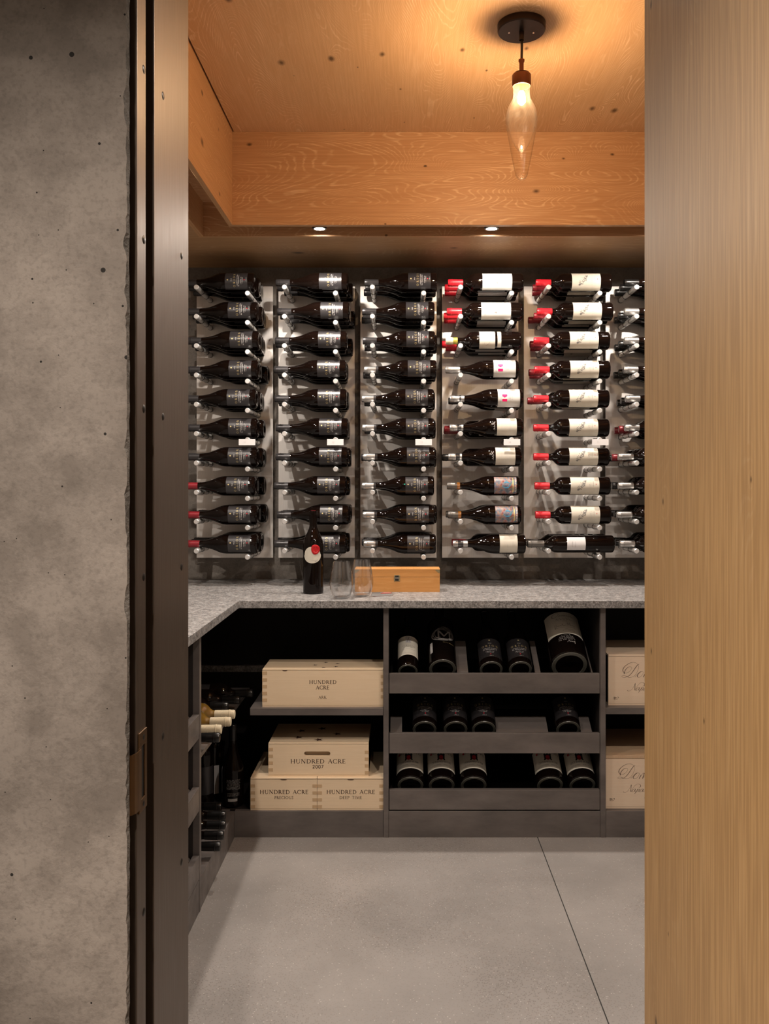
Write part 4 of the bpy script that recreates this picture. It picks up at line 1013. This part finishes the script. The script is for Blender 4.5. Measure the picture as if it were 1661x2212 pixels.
sx, sz = q4(805, 1184, Y)
crate('pale wooden crate lettered 2007 with handle slot stacked on two lower crates', x0, x1, Y, .25, zlow + .0005, ztop, M['maple'], M['maple_end'],
      [tx('HUNDRED ACRE', 505, 1122, 1246, 1292, Y, 1.05), tx('2007', 752, 875, 1312, 1347, Y, 1.1)],
      [(-1, q4(0, 1118, Y)[1], .0245, 4, .0165, .0112), (1, q4(0, 1150, Y)[1], .0245, 4, .0140, .0112)],
      [on_top(a_, b_, ztop) for a_, b_ in ((630, 928), (865, 902), (1030, 962), (595, 1000), (822, 1028))], .019, (sx, sz, .0943, .0167), None, .004)
# script-lettered pine crates
def scr(pts, ox, oy, Y, dr, wmin=.0005, wmax=.0016, dx=0, dy=0):
    dr.script([(PX(1295 + (p[0]+dx)/13.0, Y), PZ(oy + (p[1]+dy)/13.0, Y)) for p in pts], wmin, wmax)
D_ = [(1000,825),(955,850),(900,920),(840,1010),(780,1090),(720,1150),(660,1180),(590,1203),(530,1195),(512,1172),(540,1152),(600,1155),(670,1180),(730,1203),(800,1190),(870,1150),(930,1070),(970,980),(988,920),(975,860),(930,805),(860,780),(780,785),(700,815),(610,880),(560,940),(540,1000),(560,1050),(610,1078),(680,1065),(740,1020),(785,960),(790,920),(750,900),(690,915),(630,970),(595,1030),(580,1080),(580,1105)]
O_ = [(875,1195),(930,1130),(1000,1060),(1070,1030),(1020,1060),(965,1120),(945,1172),(975,1200),(1030,1185),(1085,1130),(1115,1075),(1108,1042),(1080,1032)]
M_ = [[(1165,1095),(1110,1197)], [(1112,1190),(1170,1100),(1230,1040),(1250,1055),(1205,1197)], [(1208,1190),(1270,1100),(1330,1040),(1348,1056),(1305,1180),(1330,1195),(1380,1140)]]
REST = [[(1380+i*85,1140),(1415+i*85,1040),(1375+i*85,1180),(1395+i*85,1196),(1450+i*85,1120)] for i in range(6)]
N_ = [[(665,1560),(690,1582),(740,1575),(800,1530),(850,1450),(890,1365)], [(890,1365),(882,1460),(875,1565)], [(875,1565),(930,1470),(990,1390),(1060,1345),(1120,1350),(1152,1385),(1140,1430),(1095,1445)]]
A_ = [[(1005,1482),(960,1487),(915,1535),(905,1565),(930,1570),(980,1530),(1012,1480)], [(1012,1480),(990,1545),(1002,1568),(1040,1540)]]
P_ = [[(1082,1478),(1030,1560),(978,1625)], [(1040,1550),(1090,1490),(1122,1487),(1102,1535),(1075,1567),(1050,1560)]]
A2 = [[(x+220, y) for x, y in q] for q in A_]
def dom_marks(Y, oy, dx, dy, big):
    a_ = Draw(lambda u, v, e: (u, Y - e, v)); 
    for q in [D_, O_] + M_ + REST: scr(q, 0, oy, Y, a_, .0006, .0021, dx, dy)
    b_ = Draw(lambda u, v, e: (u, Y - e, v))
    for q in N_ + A_ + P_ + A2: scr(q, 0, oy, Y, b_, .0005, .0016, dx, dy)
    c_ = Draw(lambda u, v, e: (u, Y - e, v))
    for (u0, v0, u1, v1) in ((285, 1745, 330, 1752), (285, 1775, 330, 1783), (288, 1810, 385, 1818), (285, 1750, 293, 1815), (322, 1750, 330, 1790), (340, 1750, 352, 1795), (350, 1768, 380, 1776), (385, 1745, 425, 1753), (415, 1750, 424, 1785), (378, 1790, 387, 1815), (305, 1755, 312, 1810)):
        c_.rect(PX(1295+(u0+dx)/13, Y), PZ(oy+(v1+dy)/13, Y), PX(1295+(u1+dx)/13, Y), PZ(oy+(v0+dy)/13, Y))
    ex = [('script_lettering', a_, 'ink_brown'), ('script_lettering', b_, 'ink_brown'), ('stamp', c_, 'ink_brown')]
    if big:
        d_ = Draw(lambda u, v, e: (u, Y - e, v)); d_.text('20', PX(1295+1290/13, Y), PZ(oy+1745/13, Y), .0032, .0095, .2, 1.2); ex.append(('year_lettering', d_, 'ink_brown'))
    return ex
Y = 3.122; xA = PX(1314, Y)
crate('pale pine crate with pinkish boards and script lettering on right upper shelf', xA, xA + .50, Y, .29, SH1 + .0022, SH1 + .186, M['pine'], M['maple_end'], lid_t=.0085, base_t=.007, lid_mat=M['pine'], extra=dom_marks(Y, 1370, 112, 12, False))
Y = 3.112; xA = PX(1308.3, Y)
crate('pale pine crate with script lettering and orange-grained lid on right cabinet floor', xA, xA + .50, Y, .34, ZB, H - (1632 - VPY)*Y/FPX, M['pine'], M['maple_end'], lid_t=.012, base_t=.008, lid_mat=M['pine_side'], extra=dom_marks(Y, 1590, 0, 0, True))

# ------------------------------------------------------------------ things on the countertop
# standing bottle with wax seal
bx, by = PX(676.5, 3.27), 3.272
R_ = .0393
lb_ = Draw(cyl(R_), .0003)
pts = [(R_*1.06*math.cos(a_)*(.92 if math.sin(a_) > 0 else 1) , .148 + .031*math.sin(a_)) for a_ in [2*math.pi*i/40 for i in range(40)]]
lb_.add([lb_.fn(0, .148, lb_.e)] + [lb_.fn(u*.86, v, lb_.e) for u, v in pts], [(0, 1+i, 1+(i+1) % 40) for i in range(40)])
# finer fan so that the sheet follows the glass
lb_ = Draw(cyl(R_), .0003); rings_ = 6; v = []; f = []
for k in range(rings_+1):
    for u, w in pts: v.append(lb_.fn(u*.86*k/rings_, .148 + (w-.148)*k/rings_, lb_.e))
for k in range(rings_):
    for i in range(40): f.append((k*40+i, k*40+(i+1) % 40, (k+1)*40+(i+1) % 40, (k+1)*40+i))
lb_.add(v, f)
wr = Draw(cyl(R_), .0006); wr.script([(.006, .126), (.012, .128), (.010, .122), (.016, .127), (.020, .131), (.016, .124)], .0005, .0009); wr.micro(.001, .126, .012, .0016, 141)
seal = MB(); v = []; f = []
for k, (rr_, e) in enumerate(((0, .0030), (.008, .0030), (.0105, .0038), (.0155, .0034), (.0172, .0006))):
    for i in range(30):
        a_ = 2*math.pi*i/30; jit = 1 + .05*math.sin(3*a_+1) * (k > 2)
        v.append(cyl(R_)(.0125 + rr_*jit*math.cos(a_), .1685 + rr_*1.08*jit*math.sin(a_), e))
for k in range(4):
    for i in range(30): f.append((k*30+i, k*30+(i+1) % 30, (k+1)*30+(i+1) % 30, (k+1)*30+i))
seal.add(v, f)
kind('sealed', STAND, 'glass_dark', [('paper_label', lb_, 'lab_cream', None), ('handwriting', wr, 'ink_grey', 1), ('wax_seal', seal, 'wax', None), ('cork', MB().lathe([(0, .3125), (.0095, .3128), (.0095, .3135), (0, .3138)], 16), 'cap_maroon', None)], 40)
bottle('sealed', (bx, by, ZT), (0, 0, 0), 'dark wine bottle with red wax seal standing on the countertop')
# stemless glasses
gp = [(0, .0), (.022, .0), (.0275, .003), (.034, .014), (.0405, .034), (.0430, .052), (.0415, .072), (.0375, .095), (.0325, .118), (.0292, .1345), (.0280, .1345), (.0313, .118), (.0363, .095), (.0403, .072), (.0418, .052), (.0393, .035), (.033, .018), (.026, .0085), (0, .0075)]
for px, y, lb in ((737.5, 3.125, 'clear stemless wine glass nearest the standing bottle'), (781.5, 3.185, 'clear stemless wine glass in front of the honey wooden box')):
    x = PX(px, y)
    o = part('wine_glass', MB().lathe(gp, 44), M['clear'], None, True); o.location = (x, y, ZT)
    tag(o, lb, 'glass', 'stemless wine glasses')
# honey coloured presentation box with clasp and corner brackets
Y = 3.307; x0, x1 = PX(766.3, Y), PX(950, Y); zt = H - (1229.5 - VPY)*Y/FPX
t = thing('presentation_box', 'honey wooden presentation box with brass clasp on the countertop', 'box', ((x0+x1)/2, Y + .05, ZT))
zs2 = PZ(1080 + 770/4.614, Y)
part('body', MB().box(x0, x1, Y, Y + .098, ZT, zs2 - .0006), M['cherry'], t, bevel=.0008)
lidp = part('lid', MB().box(x0, x1, Y, Y + .098, zs2 + .0006, zt - .0015).box(x0 - .001, x1 + .001, Y - .001, Y + .099, zt - .0015, zt), M['cherry'], t, bevel=.0006)
cx = PX(620 + 1095/4.614, Y); zc0, zc1 = PZ(1080 + 810/4.614, Y), PZ(1080 + 748/4.614, Y); w = .0115
clp = part('clasp', MB().box(cx - w, cx + w, Y - .002, Y, zc0, zc1), M['brass'], t, bevel=.0006)
part('clasp_hook', MB().box(cx - w*.62, cx + w*.62, Y - .0036, Y - .002, (zc0+zc1)/2 - .0025, (zc0+zc1)/2 + .0030), M['chrome'], clp)
part('clasp_slot', MB().box(cx - w*.6, cx + w*.6, Y - .0026, Y - .002, zc0 + .002, (zc0+zc1)/2 - .0035).box(cx - w*.6, cx + w*.6, Y - .0026, Y - .002, (zc0+zc1)/2 + .004, zc1 - .002), M['black'], clp)
for s_, xx in ((1, x0), (-1, x1)):
    part('corner_bracket', MB().prism([(xx, zt - .0016), (xx + s_*.017, zt - .0016), (xx + s_*.017, zt - .004), (xx + s_*.006, zt - .014), (xx, zt - .014)][::s_], Y - .0012, Y - .0001), M['brass'], lidp)
lm = Draw(lambda u, v, e: (u, v, zt + e)); lm.micro((x0+x1)/2 + .03, Y + .03, .028, .006, 151); lm.micro((x0+x1)/2 + .075, Y + .03, .03, .006, 152)
part('lid_print', lm, M['ink_brown'], lidp)
# waiter's corkscrew
cx, cy = PX(825, 3.17), 3.185
t = thing('corkscrew', 'folded corkscrew with red inlay lying on the countertop', 'corkscrew', (cx, cy, ZT), (0, 0, math.radians(14)))
def bow(u): return .0035*math.cos(u*math.pi/.08)
def bar(u0, u1, w, z0, z1, oy=0, n_=10):
    v = []; f = []
    for i in range(n_+1):
        u = u0 + (u1-u0)*i/n_; y = bow(u) + oy; ww = w*(1 - .35*abs(2*i/n_-1)**3)
        v += [(u, y-ww, z0), (u, y+ww, z0), (u, y+ww, z1), (u, y-ww, z1)]
    for i in range(n_):
        a_, b_ = i*4, i*4+4
        f += [(a_+k, a_+(k+1) % 4, b_+(k+1) % 4, b_+k) for k in range(4)]
    f += [(0, 3, 2, 1), tuple(n_*4+k for k in range(4))]
    return MB().add(v, f)
link('handle', bar(-.040, .040, .0062, .0015, .0105).mesh('handle'), M['chrome'], t)
link('red_inlay', bar(-.012, .036, .0048, .0105, .0122).mesh('red_inlay'), M['red_inlay'], t)
link('lever', bar(-.038, .006, .0035, .0122, .0155, .002).mesh('lever'), M['chrome'], t)
link('foil_knife', bar(-.039, -.006, .002, .0105, .0128, -.004).mesh('foil_knife'), M['chrome'], t)
link('under_side', bar(-.034, .036, .0045, .0002, .0015).mesh('under_side'), M['red_inlay'], t)
rv = MB().lathe([(0, .0135), (.0022, .013), (.0026, .0122)], 12).mesh('rivet', True)
for u in (-.002, .036):
    o = link('rivet', rv, M['chrome'], t); o.location = (u, bow(u), 0)
